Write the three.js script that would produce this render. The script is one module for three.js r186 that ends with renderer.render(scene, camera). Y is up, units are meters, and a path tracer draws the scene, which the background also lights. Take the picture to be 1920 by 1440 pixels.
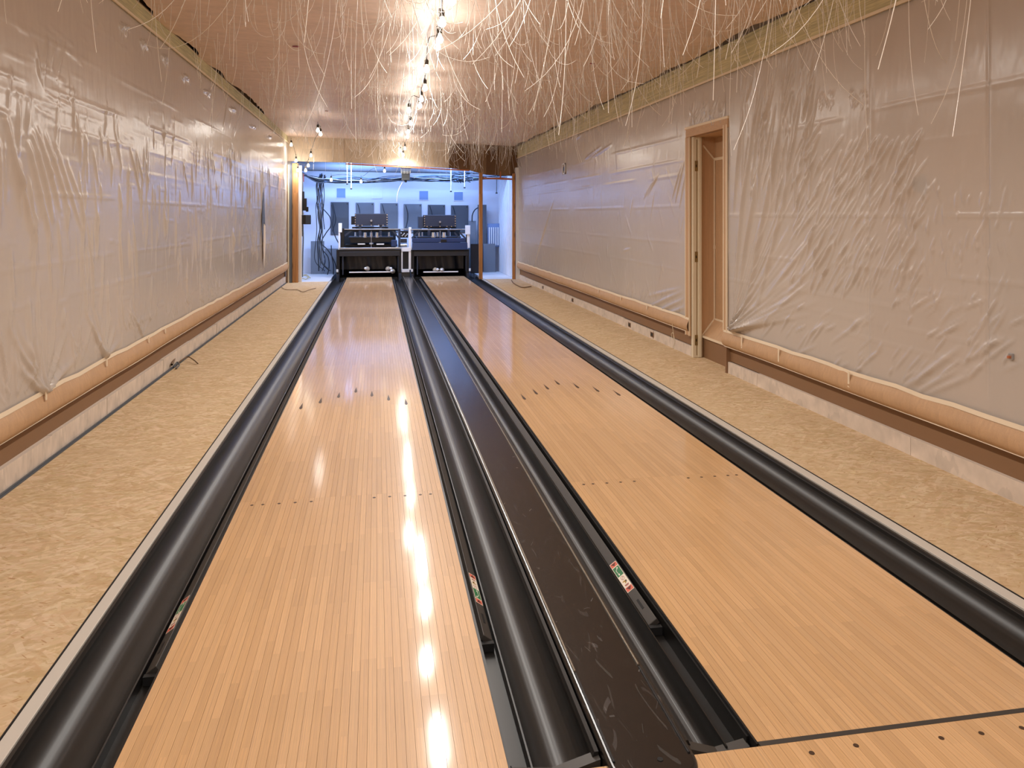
import * as THREE from 'three';
import { mergeGeometries, toCreasedNormals } from 'three/addons/utils/BufferGeometryUtils.js';
import { RoundedBoxGeometry } from 'three/addons/geometries/RoundedBoxGeometry.js';
import { RectAreaLightUniformsLib } from 'three/addons/lights/RectAreaLightUniformsLib.js';

/* ------------------------------------------------------------------ camera, light, exposure */
// x: across the lanes (right), y: up from the lane surface, z: towards the camera; "t" below is the distance down the lane (z = -t)
const F = 1442, VPX = 706.5, Y0 = 403.5, EYE = 1.5;
const TH = Math.atan((960 - VPX) / F), CO = Math.cos(TH), SI = Math.sin(TH);
const scene = new THREE.Scene();
scene.background = new THREE.Color(0x000000);
const camera = new THREE.PerspectiveCamera(2 * Math.atan(720 / F) * 180 / Math.PI, 4 / 3, 0.05, 60);
camera.position.set(0, EYE, 0);
camera.rotation.set(0, -TH, 0);
camera.setViewOffset(1920, 1440, 0, 720 - Y0, 1920, 1440);     // an upright shifted lens
camera.updateProjectionMatrix();
scene.add(camera);
const renderer = new THREE.WebGLRenderer({ antialias: true });
renderer.toneMapping = THREE.LinearToneMapping;
renderer.toneMappingExposure = 1.5;
renderer.shadowMap.enabled = true;
RectAreaLightUniformsLib.init();

const WARM = new THREE.Color().setRGB(1.0, 0.965, 0.915), COOL = new THREE.Color().setRGB(0.27, 0.47, 1.0);
const BULB_CD = 1.8, BULB_UP = .25, BULB_GLOW = 5, TUBE_RAD = 85;

/* ------------------------------------------------------------------ helpers */
let seed = 20240611;
const rnd = () => { seed |= 0; seed = seed + 0x6D2B79F5 | 0; let r = Math.imul(seed ^ seed >>> 15, 1 | seed); r = r + Math.imul(r ^ r >>> 7, 61 | r) ^ r; return ((r ^ r >>> 14) >>> 0) / 4294967296; };
const rr = (a, b) => a + (b - a) * rnd();
const pick = (l) => l[Math.floor(rnd() * l.length)];
const V = (x, y, z) => new THREE.Vector3(x, y, z);
const srgb = (r, g, b) => new THREE.Color().setRGB(r / 255, g / 255, b / 255, THREE.SRGBColorSpace);

// where a sight line meets the plane at distance t down the lane, or the wall plane x = a
function atT(px, py, t) {
  const u = (px - 960) / F, x = t * (u * CO + SI) / (CO - u * SI), d = x * SI + t * CO;
  return V(x, EYE - (py - Y0) * d / F, -t);
}
function atWall(px, py, a) {
  const d = F * a / (CO * (px - VPX)), t = (d - a * SI) / CO;
  return { t, h: EYE - (py - Y0) * d / F };
}
function atHeight(px, py, h) {
  const d = F * (EYE - h) / (py - Y0), x = (px - VPX) * CO * d / F;
  return V(x, h, -(d - x * SI) / CO);
}

const taken = new Map();
function numbered(n) { const k = taken.get(n) || 0; taken.set(n, k + 1); return k ? n + '_' + String(k).padStart(3, '0') : n; }
function shade(o) { o.castShadow = true; o.receiveShadow = true; return o; }
function thing(name, label, category, pos = [0, 0, 0], group) {
  const g = new THREE.Group(); g.name = numbered(name); g.position.set(...pos);
  g.userData = { label, category }; if (group) g.userData.group = group;
  scene.add(g); return g;
}
function struct(name, label) { const g = new THREE.Group(); g.name = name; g.userData = { kind: 'structure', label, category: name.split('_')[0] }; scene.add(g); return g; }
function part(parent, name, geo, mat, pos) { const m = shade(new THREE.Mesh(geo, mat)); m.name = name; if (pos) m.position.set(...pos); parent.add(m); return m; }
function single(name, label, category, geo, mat, group, pos) {
  const m = shade(new THREE.Mesh(geo, mat)); m.name = numbered(name); if (pos) m.position.set(...pos);
  m.userData = { label, category }; if (group) m.userData.group = group; scene.add(m); return m;
}
function bx(x0, y0, z0, x1, y1, z1, r = 0) {
  const w = Math.abs(x1 - x0), h = Math.abs(y1 - y0), d = Math.abs(z1 - z0);
  const g = r ? new RoundedBoxGeometry(w, h, d, 2, Math.min(r, w / 2.1, h / 2.1, d / 2.1)) : new THREE.BoxGeometry(w, h, d);
  g.translate((x0 + x1) / 2, (y0 + y1) / 2, (z0 + z1) / 2); return g;
}
function cyl(r0, r1, h, n = 16) { return new THREE.CylinderGeometry(r0, r1, h, n); }
function tube(pts, r, seg, rad = 6) { return new THREE.TubeGeometry(new THREE.CatmullRomCurve3(pts), seg || pts.length * 4, r, rad, false); }
function bar(a, b, w, h) {     // a square bar between two points
  const g = new THREE.BoxGeometry(w, h, a.distanceTo(b)); const m = new THREE.Matrix4().lookAt(a, b, V(0, 1, 0.001));
  g.applyMatrix4(m); g.translate((a.x + b.x) / 2, (a.y + b.y) / 2, (a.z + b.z) / 2); return g;
}
function merge(l) { return mergeGeometries(l.map((g) => { const n = g.index ? g.toNonIndexed() : g; for (const k of Object.keys(n.attributes)) if (!['position', 'normal', 'uv'].includes(k)) n.deleteAttribute(k); return n; })); }
function prism(pts, z0, z1) {   // an outline in x, y drawn out from z0 to z1
  const g = new THREE.ExtrudeGeometry(new THREE.Shape(pts.map(([x, y]) => new THREE.Vector2(x, y))), { depth: Math.abs(z1 - z0), bevelEnabled: false });
  g.translate(0, 0, Math.min(z0, z1)); return g;
}
// value noise
const PERM = new Float32Array(65536); for (let i = 0; i < 65536; i++) PERM[i] = rnd();
function vn(x, y) {
  const xi = Math.floor(x), yi = Math.floor(y), fx = x - xi, fy = y - yi, s = (t) => t * t * (3 - 2 * t);
  const g = (i, j) => PERM[((i * 73 + j * 179 + (i >> 3) * 31) & 255) + (((j * 57 + i * 13) & 255) << 8)];
  const a = g(xi, yi), b = g(xi + 1, yi), c = g(xi, yi + 1), d = g(xi + 1, yi + 1), u = s(fx), v = s(fy);
  return a + (b - a) * u + (c - a) * v + (a - b - c + d) * u * v;
}
const fbm = (x, y) => vn(x, y) * .5 + vn(x * 2.1, y * 2.1) * .28 + vn(x * 4.3, y * 4.3) * .14 + vn(x * 9, y * 9) * .08;

/* ------------------------------------------------------------------ textures */
function canvasTex(w, h, draw, sx = 1, sy = 1, colour = true) {
  const c = document.createElement('canvas'); c.width = w; c.height = h; draw(c.getContext('2d'), w, h);
  const t = new THREE.CanvasTexture(c); t.wrapS = t.wrapT = THREE.RepeatWrapping; t.repeat.set(sx, sy); t.magFilter = THREE.LinearFilter;
  if (colour) t.colorSpace = THREE.SRGBColorSpace; return t;
}
function dataTex(w, h, f, colour = true, sx = 1, sy = 1) {
  const d = new Uint8Array(w * h * 4);
  for (let y = 0; y < h; y++) for (let x = 0; x < w; x++) { const c = f(x, y); const i = (y * w + x) * 4; d[i] = c[0]; d[i + 1] = c[1]; d[i + 2] = c[2]; d[i + 3] = 255; }
  const t = new THREE.DataTexture(d, w, h); t.wrapS = t.wrapT = THREE.RepeatWrapping; t.magFilter = THREE.LinearFilter; t.minFilter = THREE.LinearFilter; t.repeat.set(sx, sy);
  if (colour) t.colorSpace = THREE.SRGBColorSpace; t.needsUpdate = true; return t;
}
const osbTex = canvasTex(2048, 2048, (c, w, h) => {           // 2.6 m of chipboard
  c.fillStyle = 'rgb(206,179,142)'; c.fillRect(0, 0, w, h);
  const tones = ['220,196,162', '196,166,126', '212,186,148', '202,174,134', '226,204,172', '190,160,118'];
  for (let i = 0; i < 15000; i++) {
    const x = rnd() * w, y = rnd() * h, a = rr(-.9, .9) + (rnd() < .25 ? 1.57 : 0), l = rr(20, 120), b = rr(5, 22);
    c.fillStyle = `rgba(${pick(tones)},${rr(.06, .24)})`;
    for (const ox of [0, x < 90 ? w : x > w - 90 ? -w : 0]) for (const oy of [0, y < 90 ? h : y > h - 90 ? -h : 0]) {
      c.save(); c.translate(x + ox, y + oy); c.rotate(a); c.fillRect(-l / 2, -b / 2, l, b); c.restore(); if (!ox && !oy) { } }
  }
  for (let i = 0; i < 2400; i++) {
    const x = rnd() * w, y = rnd() * h, a = rr(-.8, .8), l = rr(6, 34), b = rr(1.5, 5);
    c.fillStyle = `rgba(${pick(['168,118,66', '150,104,58', '180,132,80', '160,112,70'])},${rr(.25, .65)})`;
    c.save(); c.translate(x, y); c.rotate(a); c.beginPath(); c.ellipse(0, 0, l / 2, b / 2, 0, 0, 7); c.fill(); c.restore();
  }
});
const grainTexOf = (k) => dataTex(64, 2048, (x, y) => {         // one lane board, 0.027 m by 3.66 m
  const seg = Math.floor((y + 300 * k) / 520), tone = ((seg * 7919 + k * 104729) % 97) / 97;
  const streak = vn(x * .33 + k * 40 + seg * 13, y * .004 + seg * 5), fine = vn(x * .9 + k * 11, y * .03), cath = Math.sin((x * .12 + 3 * vn(x * .05 + seg * 3, y * .0025 + k)) * 5);
  const m = (.92 + .05 * tone) + .075 * (streak - .5) + .05 * (fine - .5) + .02 * cath;
  return [224 * m, 184 * m, 138 * m - 6 * (streak - .5)];
});
const smudgeTex = canvasTex(1024, 2048, (c, w, h) => {            // handling marks and dust on black plastic, 0.3 m by 4 m
  c.fillStyle = 'rgb(31,29,27)'; c.fillRect(0, 0, w, h);
  for (let i = 0; i < 150; i++) {
    c.strokeStyle = `rgba(165,163,158,${rr(.08, .34)})`; c.lineWidth = rr(2, 16); c.beginPath();
    const x = rnd() * w, y = rnd() * h, r = rr(14, 90), a = rr(0, 6.28); c.ellipse(x, y, r, r * rr(.1, .34), rr(-.8, .8), a, a + rr(.6, 2.8)); c.stroke();
  }
  for (let i = 0; i < 90; i++) { c.strokeStyle = `rgba(185,182,175,${rr(.15, .5)})`; c.lineWidth = rr(1, 4); const x = rnd() * w, y = rnd() * h; c.beginPath(); c.moveTo(x, y); c.lineTo(x + rr(-70, 70), y + rr(-22, 22)); c.stroke(); }
  for (let i = 0; i < 1400; i++) { c.fillStyle = `rgba(160,152,140,${rr(.05, .25)})`; c.fillRect(rnd() * w, rnd() * h, rr(1, 6), rr(1, 3)); }
});
const plasterTex = dataTex(512, 512, (x, y) => { const n = .5 * fbm(x / 64, y / 22) + .5 * fbm(x / 13 + 50, y / 11); const m = .90 + .17 * n; return [246 * m, 232 * m, 222 * m]; });
const wallTex = dataTex(512, 512, (x, y) => { const n = fbm(x / 48, y / 48), m = .9 + .16 * n; return [235 * m, 222 * m, 210 * m]; }, true, .5, .5);
const baseTex = dataTex(512, 128, (x, y) => { const n = fbm(x / 22, y / 14), p = fbm(x / 60 + 9, y / 50) > .60 ? .95 : 1; const m = (.86 + .18 * n) * p; return [228 * m, 212 * m, 196 * m]; }, true, 1, .12);
const paperTex = dataTex(256, 256, (x, y) => { const m = .93 + .1 * fbm(x / 9, y / 30) + .05 * (vn(x * .8, y * .8) - .5); return [198 * m, 160 * m, 122 * m]; });
const plyTex = dataTex(512, 512, (x, y) => { const s = fbm(x / 60 + fbm(y / 120, x / 300) * 2, y / 400), f = vn(x * .7, y * .03), m = .8 + .2 * s + .12 * f; return [210 * m, 190 * m, 164 * m]; });
const timberTex = dataTex(128, 1024, (x, y) => { const kn = Math.hypot((x - 64) / 26, ((y % 340) - 190) / 44), s = vn(x * .16 + 2 * vn(x * .02, y * .004), y * .006), m = (.78 + .3 * s) * (kn < 1 ? .66 + .3 * kn : 1); return [196 * m, 138 * m, 84 * m]; });
const khakiTex = dataTex(1024, 128, (x, y) => { const s = vn(x * .01, y * .22), f = vn(x * .05 + 9, y * .6), m = .82 + .2 * s + .1 * f; return [206 * m, 194 * m, 148 * m]; }, true, .4, 6);

/* ------------------------------------------------------------------ materials */
const std = (c, rough = .6, o = {}) => new THREE.MeshStandardMaterial({ color: c, roughness: rough, ...o });
const phy = (c, rough, o) => new THREE.MeshPhysicalMaterial({ color: c, roughness: rough, ...o });
const WHITE = new THREE.Color(1, 1, 1);
const M = {
  osb: std(WHITE, .8, { map: osbTex }),
  sub: std(srgb(60, 52, 44), .9),
  pitFloor: std(srgb(225, 225, 226), .45),
  film: phy(srgb(228, 219, 210), .21, { transmission: .40, thickness: 0, ior: 1.45 }),
  drywall: std(WHITE, .85, { map: wallTex }), drywallDark: std(srgb(214, 204, 194), .85, { map: wallTex }), drywallWarm: std(srgb(240, 224, 206), .85, { map: wallTex }),
  base: std(WHITE, .85, { map: baseTex }),
  brown: std(srgb(136, 102, 72), .6),
  paper: std(WHITE, .62, { map: paperTex }), tape: std(srgb(232, 214, 186), .6),
  khaki: std(WHITE, .6, { map: khakiTex }), ceil: std(srgb(238, 224, 214), .5, { map: plasterTex }),
  ply: std(WHITE, .75, { map: plyTex }), oldPly: std(srgb(170, 150, 128), .8, { map: plyTex }), oldBoard: std(srgb(138, 112, 88), .8, { map: plyTex }), timber: std(WHITE, .65, { map: timberTex }), redwood: std(srgb(186, 110, 72), .6),
  white: std(srgb(236, 236, 238), .5), pitWall: std(srgb(226, 230, 240), .7), greyPanel: std(srgb(120, 126, 134), .55), greyDark: std(srgb(84, 90, 98), .5), bluePatch: std(srgb(128, 150, 190), .7),
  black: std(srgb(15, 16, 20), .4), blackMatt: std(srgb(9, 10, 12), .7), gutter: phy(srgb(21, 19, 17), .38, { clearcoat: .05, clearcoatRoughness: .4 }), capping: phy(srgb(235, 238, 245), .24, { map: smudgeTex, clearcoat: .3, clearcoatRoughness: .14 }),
  bumper: std(srgb(58, 54, 50), .5), lip: std(srgb(150, 142, 128), .3, { metalness: .6 }), strip: std(srgb(206, 200, 190), .42),
  foul: std(srgb(58, 54, 50), .5), mark: std(srgb(70, 48, 30), .5),
  navy: std(srgb(40, 45, 58), .45), slate: std(srgb(52, 60, 76), .42, { metalness: .2 }), fascia: std(srgb(36, 36, 40), .45), steel: std(srgb(190, 196, 204), .28, { metalness: .9 }), curtain: std(srgb(20, 26, 40), .3), cover: std(srgb(38, 56, 92), .4),
  chrome: std(srgb(225, 228, 232), .15, { metalness: 1 }), brass: std(srgb(150, 128, 84), .4, { metalness: .6 }), cable: std(srgb(30, 36, 46), .5), cableBlue: std(srgb(110, 140, 190), .5), cableWhite: std(srgb(225, 228, 235), .5),
  wire: std(srgb(120, 92, 62), .6), cream: std(srgb(226, 214, 188), .5), red: std(srgb(150, 24, 36), .5), yellowWire: std(srgb(190, 170, 90), .6),
  fibre: phy(srgb(250, 246, 238), .22, { clearcoat: .5, clearcoatRoughness: .1 }),
  bulb: new THREE.MeshStandardMaterial({ color: srgb(255, 244, 226), roughness: .3, emissive: new THREE.Color().setRGB(1, .86, .66), emissiveIntensity: BULB_GLOW }),
  tubeGlow: new THREE.MeshStandardMaterial({ color: 0xffffff, emissive: COOL, emissiveIntensity: 4 }),
  socket: std(srgb(52, 44, 34), .6), pin: std(srgb(240, 240, 242), .25),
};
const PLANK = [];
for (let k = 0; k < 6; k++) {
  const tx = grainTexOf(k);
  for (const tint of [[255, 250, 242], [249, 242, 231]]) PLANK.push(phy(srgb(...tint), .46, { map: tx, clearcoat: .55, clearcoatRoughness: .085 }));
}

/* ------------------------------------------------------------------ dimensions read from the photograph */
const LL0 = -.704, LL1 = .352, RL0 = 1.068, RL1 = 2.113;        // edges of the two lanes
const FOUL = 2.03, PIT = 17.9, BACK = 20.5, REAR = -4;          // foul line, opening of the machine pit, its back wall, wall behind the camera
const WL = -1.985, WR = 3.29;                                   // the sheeted wall faces
const ceilY = (x) => 3.275 - (x - WL) * .0275;

/* ------------------------------------------------------------------ floor */
{
  const f = struct('floor', 'pale strand board floor along both sides of the bowling lanes');
  const uvFloor = (g) => { const p = g.attributes.position, u = g.attributes.uv; for (let i = 0; i < p.count; i++) u.setXY(i, p.getX(i) / 2.6, p.getZ(i) / 2.6); return g; };
  part(f, 'subfloor', bx(-2.4, -.22, -21, 3.9, -.14, 4.3), M.sub);
  part(f, 'strand_board', uvFloor(bx(-2.0, -.14, -PIT, -1.066, -.004, -FOUL)), M.osb);
  part(f, 'strand_board', uvFloor(bx(2.492, -.14, -PIT, 3.36, -.004, -FOUL)), M.osb);
  part(f, 'strand_board', uvFloor(bx(3.36, -.14, -7.72, 3.72, -.004, -6.86)), M.osb);
  part(f, 'pit_floor', bx(-2.0, -.14, -BACK, -1.066, -.006, -PIT), M.pitFloor);
  part(f, 'pit_floor', bx(2.492, -.14, -BACK, 3.36, -.006, -PIT), M.pitFloor);
  part(f, 'pit_floor', bx(.59, -.14, -BACK, .80, -.006, -19.0), M.pitFloor);
}
/* approach in front of the foul line: boards */
{
  const ap = struct('floor_approach', 'maple boards of the approach before the foul line'); ap.userData.category = 'floor';
  const g = bx(-.0132, -.06, -(FOUL - .012), .0132, 0, -FOUL + 3.66), n = Math.round((WR - WL) / .027);
  for (let i = 0; i < n; i++) part(ap, 'plank', g, pick(PLANK), [WL + .0135 + i * .027, 0, 0]);
  part(ap, 'rear_boards', bx(WL, -.14, -FOUL + 3.67, WR, 0, 4.2), PLANK[1]);
  part(ap, 'underlay', bx(WL, -.14, -FOUL + .012, WR, -.062, 3.66 - FOUL), M.sub);
  const dot = cyl(.008, .008, .003, 12);
  for (const [px, py] of [[1522, 1412], [1605, 1398], [1765, 1384], [1840, 1375], [1916, 1365]]) { const p = atHeight(px, py, 0); part(ap, 'dot_marker', dot, M.mark, [p.x, -.0005, p.z]); }
}
/* ------------------------------------------------------------------ the two lanes */
function lane(x0, x1, label) {
  const L = thing('bowling_lane', label, 'lane', [(x0 + x1) / 2, 0, -FOUL]);
  const w = (x1 - x0) / 39, joints = [0, 2.17, 5.83, 9.49, 13.15, 16.86];
  for (let k = 0; k < 5; k++) {
    const g = bx(-w / 2 + .0004, -.05, -joints[k + 1] + .0005, w / 2 - .0004, 0, -joints[k]);
    for (let i = 0; i < 39; i++) part(L, 'plank', g, pick(PLANK), [(i - 19) * w, 0, 0]);
  }
  part(L, 'lane_bed', bx(-(x1 - x0) / 2, -.14, -16.86, (x1 - x0) / 2, -.051, 0), M.blackMatt);
  part(L, 'edge_strip', bx(-(x1 - x0) / 2 - .006, -.1, -16.86, -(x1 - x0) / 2 - .0005, -.001, 0), M.black);
  part(L, 'edge_strip', bx((x1 - x0) / 2 + .0005, -.1, -16.86, (x1 - x0) / 2 + .006, -.001, 0), M.black);
  const foul = bx(-(x1 - x0) / 2, -.004, -.006, (x1 - x0) / 2, .0008, .012); part(L, 'foul_line', foul, M.foul);
  const a = new THREE.Shape(); a.moveTo(0, .12); a.lineTo(.012, -.05); a.lineTo(.005, -.085); a.lineTo(-.005, -.085); a.lineTo(-.012, -.05); a.closePath();
  const ag = new THREE.ExtrudeGeometry(a, { depth: .0014, bevelEnabled: false }); ag.rotateX(-Math.PI / 2);
  for (let k = -3; k <= 3; k++) part(L, 'arrow_marker', ag, M.mark, [k * 5 * w, -.0004, -(4.69 - Math.abs(k) * .165)]);
  const dg = cyl(.0085, .0085, .003, 12);
  for (const b of [3, 5, 8, 11, 14]) for (const s of [-1, 1]) part(L, 'dot_marker', dg, M.mark, [s * (20 - b) * w, -.0008, -2.12]);
  return L;
}
lane(LL0, LL1, 'glossy maple bowling lane on the left with string light reflections');
lane(RL0, RL1, 'maple bowling lane on the right beside the near door');

/* gutters: a trough with a flat channel for the bumper rail next to the lane */
const stickerTex = canvasTex(128, 512, (c, w, h) => {
  c.fillStyle = '#efe4d2'; c.fillRect(0, 0, w, h);
  const red = (y) => { c.fillStyle = '#dd6a55'; c.fillRect(6, y, w - 12, 66); c.fillStyle = '#5a2a20'; c.beginPath(); c.moveTo(20, y + 10); c.lineTo(108, y + 10); c.lineTo(64, y + 56); c.fill(); };
  red(6); red(h - 72);
  c.fillStyle = '#2f7a4c'; c.fillRect(8, 84, w - 16, 160); c.strokeStyle = '#efe9dc'; c.lineWidth = 8; c.beginPath(); c.moveTo(84, 110); c.lineTo(40, 140); c.lineTo(50, 226); c.stroke();
  c.fillStyle = '#efe9dc'; c.beginPath(); c.moveTo(66, 96); c.lineTo(100, 104); c.lineTo(78, 126); c.fill(); c.beginPath(); c.moveTo(34, 206); c.lineTo(68, 206); c.lineTo(51, 238); c.fill();
  c.strokeStyle = '#b98a80'; c.lineWidth = 8; c.beginPath(); c.arc(64, 288, 28, 0, 7); c.stroke(); c.beginPath(); c.moveTo(46, 306); c.lineTo(82, 270); c.stroke();
  c.fillStyle = '#b58a28'; c.fillRect(28, 336, 72, 16); c.fillRect(56, 336, 18, 46); c.fillStyle = '#3a3020'; c.fillRect(74, 340, 20, 28);
  c.fillStyle = '#a04a40'; c.fillRect(28, 398, 72, 14); c.fillRect(34, 414, 60, 8);
});
const stickerMat = std(WHITE, .4, { map: stickerTex });
function gutter(xOut, xLane, label, sticker) {                   // xOut: side away from the lane
  const s = Math.sign(xLane - xOut), w = Math.abs(xLane - xOut), L0 = FOUL + .05, L1 = 18.86;
  const G = thing('gutter', label, 'gutter', [xOut, 0, 0]);
  const p = [[0, -.002], [.012, -.002], [.016, -.012]];
  const c0 = .018, c1 = w - .075;
  for (let i = 0; i <= 40; i++) { const a = Math.PI * i / 40; p.push([c0 + (c1 - c0) * (1 - Math.cos(a)) / 2, -.015 - .075 * Math.sin(a) - .018 * i / 40]); }
  p.push([w - .07, -.034], [w - .069, -.072], [w - .014, -.072], [w - .012, -.012], [w - .0065, -.012], [w - .0065, -.13], [0, -.13]);
  const pts = p.map(([x, y]) => [x * s, y]);
  part(G, 'trough', (() => { return toCreasedNormals(prism(s > 0 ? pts : pts.reverse(), -L1, -L0), .4); })(), M.gutter);
  const e = prism([[0, -.128], [(w - .01) * s, -.128], [(w - .01) * s, -.03], [(w * .5) * s, -.045], [0, -.012]], -L0 - .02, -L0 + .018); part(G, 'end_plate', e, M.bumper);
  const bMid = (w - .040) * s, rail = part(G, 'bumper_rail', bx(-.021, -.011, -18.6, .021, .011, -2.76, .003), M.bumper, [bMid, -.040, 0]); rail.rotation.z = s * .62;
  part(rail, 'slot', bx(-.005, .0102, -2.93, .005, .0118, -2.86), M.blackMatt);
  const st = new THREE.BoxGeometry(.034, .001, .25); part(rail, 'warning_sticker', st, stickerMat, [0, .0118, -3.13]).rotation.y = s < 0 ? Math.PI : 0;
  part(G, 'end_seal', bx(bMid - .024, -.07, -2.755, bMid + .024, -.04, -2.735), M.blackMatt);
  return G;
}
gutter(-1.008, LL0, 'black gutter left of the left lane, beside the pale trim strip');
gutter(.612, LL1, 'black gutter right of the left lane, left of the centre capping');
gutter(.866, RL0, 'black gutter left of the right lane, right of the centre capping');
gutter(2.418, RL1, 'black gutter right of the right lane, along the right floor');
/* centre capping */
{
  const C = thing('lane_capping', 'long black smudged capping between the two lanes with rounded front end', 'capping', [.739, 0, 0]);
  const hw = .1235, z0 = -1.93, z1 = -18.8, s = new THREE.Shape();
  s.moveTo(-hw, -z1); s.lineTo(-hw, -z0 + .07); s.quadraticCurveTo(-hw, -z0, -hw + .06, -z0); s.lineTo(hw - .06, -z0); s.quadraticCurveTo(hw, -z0, hw, -z0 + .07); s.lineTo(hw, -z1); s.closePath();
  const g = new THREE.ExtrudeGeometry(s, { depth: .118, bevelEnabled: true, bevelSize: .012, bevelThickness: .012, bevelOffset: -.012, bevelSegments: 4, curveSegments: 10 });
  g.rotateX(-Math.PI / 2); g.translate(0, -.11, 0);
  const P = g.attributes.position, U = g.attributes.uv; for (let i = 0; i < P.count; i++) U.setXY(i, P.getX(i) / .3 + .5, P.getZ(i) / 4);
  part(C, 'cover', g, M.capping);
  for (const sx of [-1, 1]) { part(C, 'edge_lip', bx(sx * (hw - .016) - .003, .0185, z1, sx * (hw - .016) + .003, .0255, -2.42, .0015), M.lip); part(C, 'edge_lip', bx(sx * (hw - .016) - .0035, .0185, -2.41, sx * (hw - .016) + .0035, .024, -2.0, .0015), M.black); }
  part(C, 'screw_cap', cyl(.008, .008, .004, 14), M.blackMatt, [.02, .0195, -1.99]);
}
/* trim strips along the outer gutters */
for (const [x0, x1, label] of [[-1.058, -1.012, 'pale trim strip along the left gutter'], [2.428, 2.486, 'pale trim strip along the right gutter']]) {
  const T = thing('trim_strip', label, 'trim', [(x0 + x1) / 2, 0, 0]), h = (x1 - x0) / 2;
  part(T, 'strip', bx(-h, -.13, -17.95, h, .001, -2.16, .002), M.strip);
  const e = x0 < 0 ? -1 : 1;
  part(T, 'dark_edge', bx(e * h + e * .001, -.13, -17.95, e * h + e * .005, .004, -2.16), M.black);
  part(T, 'end_cap', bx(-h, -.13, -2.155, h, .004, -2.05, .006), M.black);
}

/* ------------------------------------------------------------------ walls behind the sheeting */
{
  const w = struct('wall_left', 'plasterboard left wall behind clear sheeting');
  const X = WL - .045;
  part(w, 'wall_core', bx(X - .12, -.14, -PIT - .1, X - .012, 3.8, 4.2), M.drywallDark);
  let t = REAR; const mats = [M.drywall, M.drywallWarm, M.drywallDark];
  for (let k = 0; t < PIT - .01; k++) { const e = Math.min(PIT, t + 1.22); part(w, 'drywall_panel', bx(X - .012, .42, -e + .002, X, 3.36, -t - .002), mats[(k * 2 + (k >> 2)) % 3]); t = e; }
  part(w, 'lower_panel', bx(X - .012, .13, -PIT, X + .008, .42, 4.1), M.brown);
}
{
  const b = struct('baseboard_left', 'chipped pale plaster strip at the foot of the left wall'); b.userData.category = 'baseboard';
  for (let t = 3.2; t < PIT - .2;) { const l = rr(.7, 2.2), e = Math.min(PIT - .1, t + l); part(b, 'plaster_strip', bx(WL - .044, -.004, -e + .006, WL - .006 + rr(-.004, .004), .128 + rr(-.006, .006), -t), M.base); t = e; }
  part(b, 'dark_gap_strip', bx(WL - .01, -.003, -PIT, WL + .022, .003, -FOUL), M.greyDark);  // dark strip standing in for the shaded gap at the wall foot
  part(b, 'batten', bx(WL + .004, .0, -PIT, WL + .013, .012, -FOUL), M.greyDark);
}
{
  const w = struct('wall_right', 'plasterboard right wall with a door recess behind clear sheeting');
  const X = WR + .04, T0 = 6.88, T1 = 7.71, top = 2.36;
  const core = (t0, t1, h0, h1) => part(w, 'wall_core', bx(X + .012, h0, -t1, X + .40, h1, -t0), M.drywallDark);
  core(REAR - .1, T0, -.14, 3.8); core(T1, PIT + .1, -.14, 3.8); core(T0, T1, top, 3.8);
  const mats = [M.drywallWarm, M.drywall, M.drywallDark];
  const seams = [REAR, -1.2, 0.02, 1.24, 2.46, atWall(1856, 400, X).t, atWall(1632, 400, X).t, T0];
  for (let k = 0; k < seams.length - 1; k++) part(w, 'drywall_panel', bx(X, .42, -seams[k + 1] + .003, X + .012, 3.3, -seams[k] - .003), mats[(k + 1) % 3]);
  for (let t = T1, k = 0; t < PIT - .01; k++) { const e = Math.min(PIT, t + 1.22); part(w, 'drywall_panel', bx(X, .42, -e + .002, X + .012, 3.3, -t - .002), mats[k % 3]); t = e; }
  part(w, 'drywall_panel', bx(X, top, -T1, X + .012, 3.3, -T0), M.drywall);
  part(w, 'lower_panel', bx(X - .012, .11, -T0, X + .012, .42, 4.1), M.brown);
  part(w, 'lower_panel', bx(X - .012, .11, -PIT, X + .012, .42, -T1), M.brown);
  part(w, 'corner_post', bx(WR - .012, -.004, -T0 - .004, WR + .045, .26, -T0 + .022), M.brown);
}
{
  const b = struct('baseboard_right', 'dusty pale plaster strip at the foot of the right wall'); b.userData.category = 'baseboard';
  for (const [A, B] of [[2.2, 6.86], [7.74, PIT - .1]]) for (let t = A; t < B - .1;) { const l = rr(.8, 2.4), e = Math.min(B, t + l); part(b, 'plaster_strip', bx(WR + .005 + rr(-.004, .004), -.004, -e + .005, WR + .03, .108 + rr(-.008, .008), -t), M.base); t = e; }
}
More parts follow.
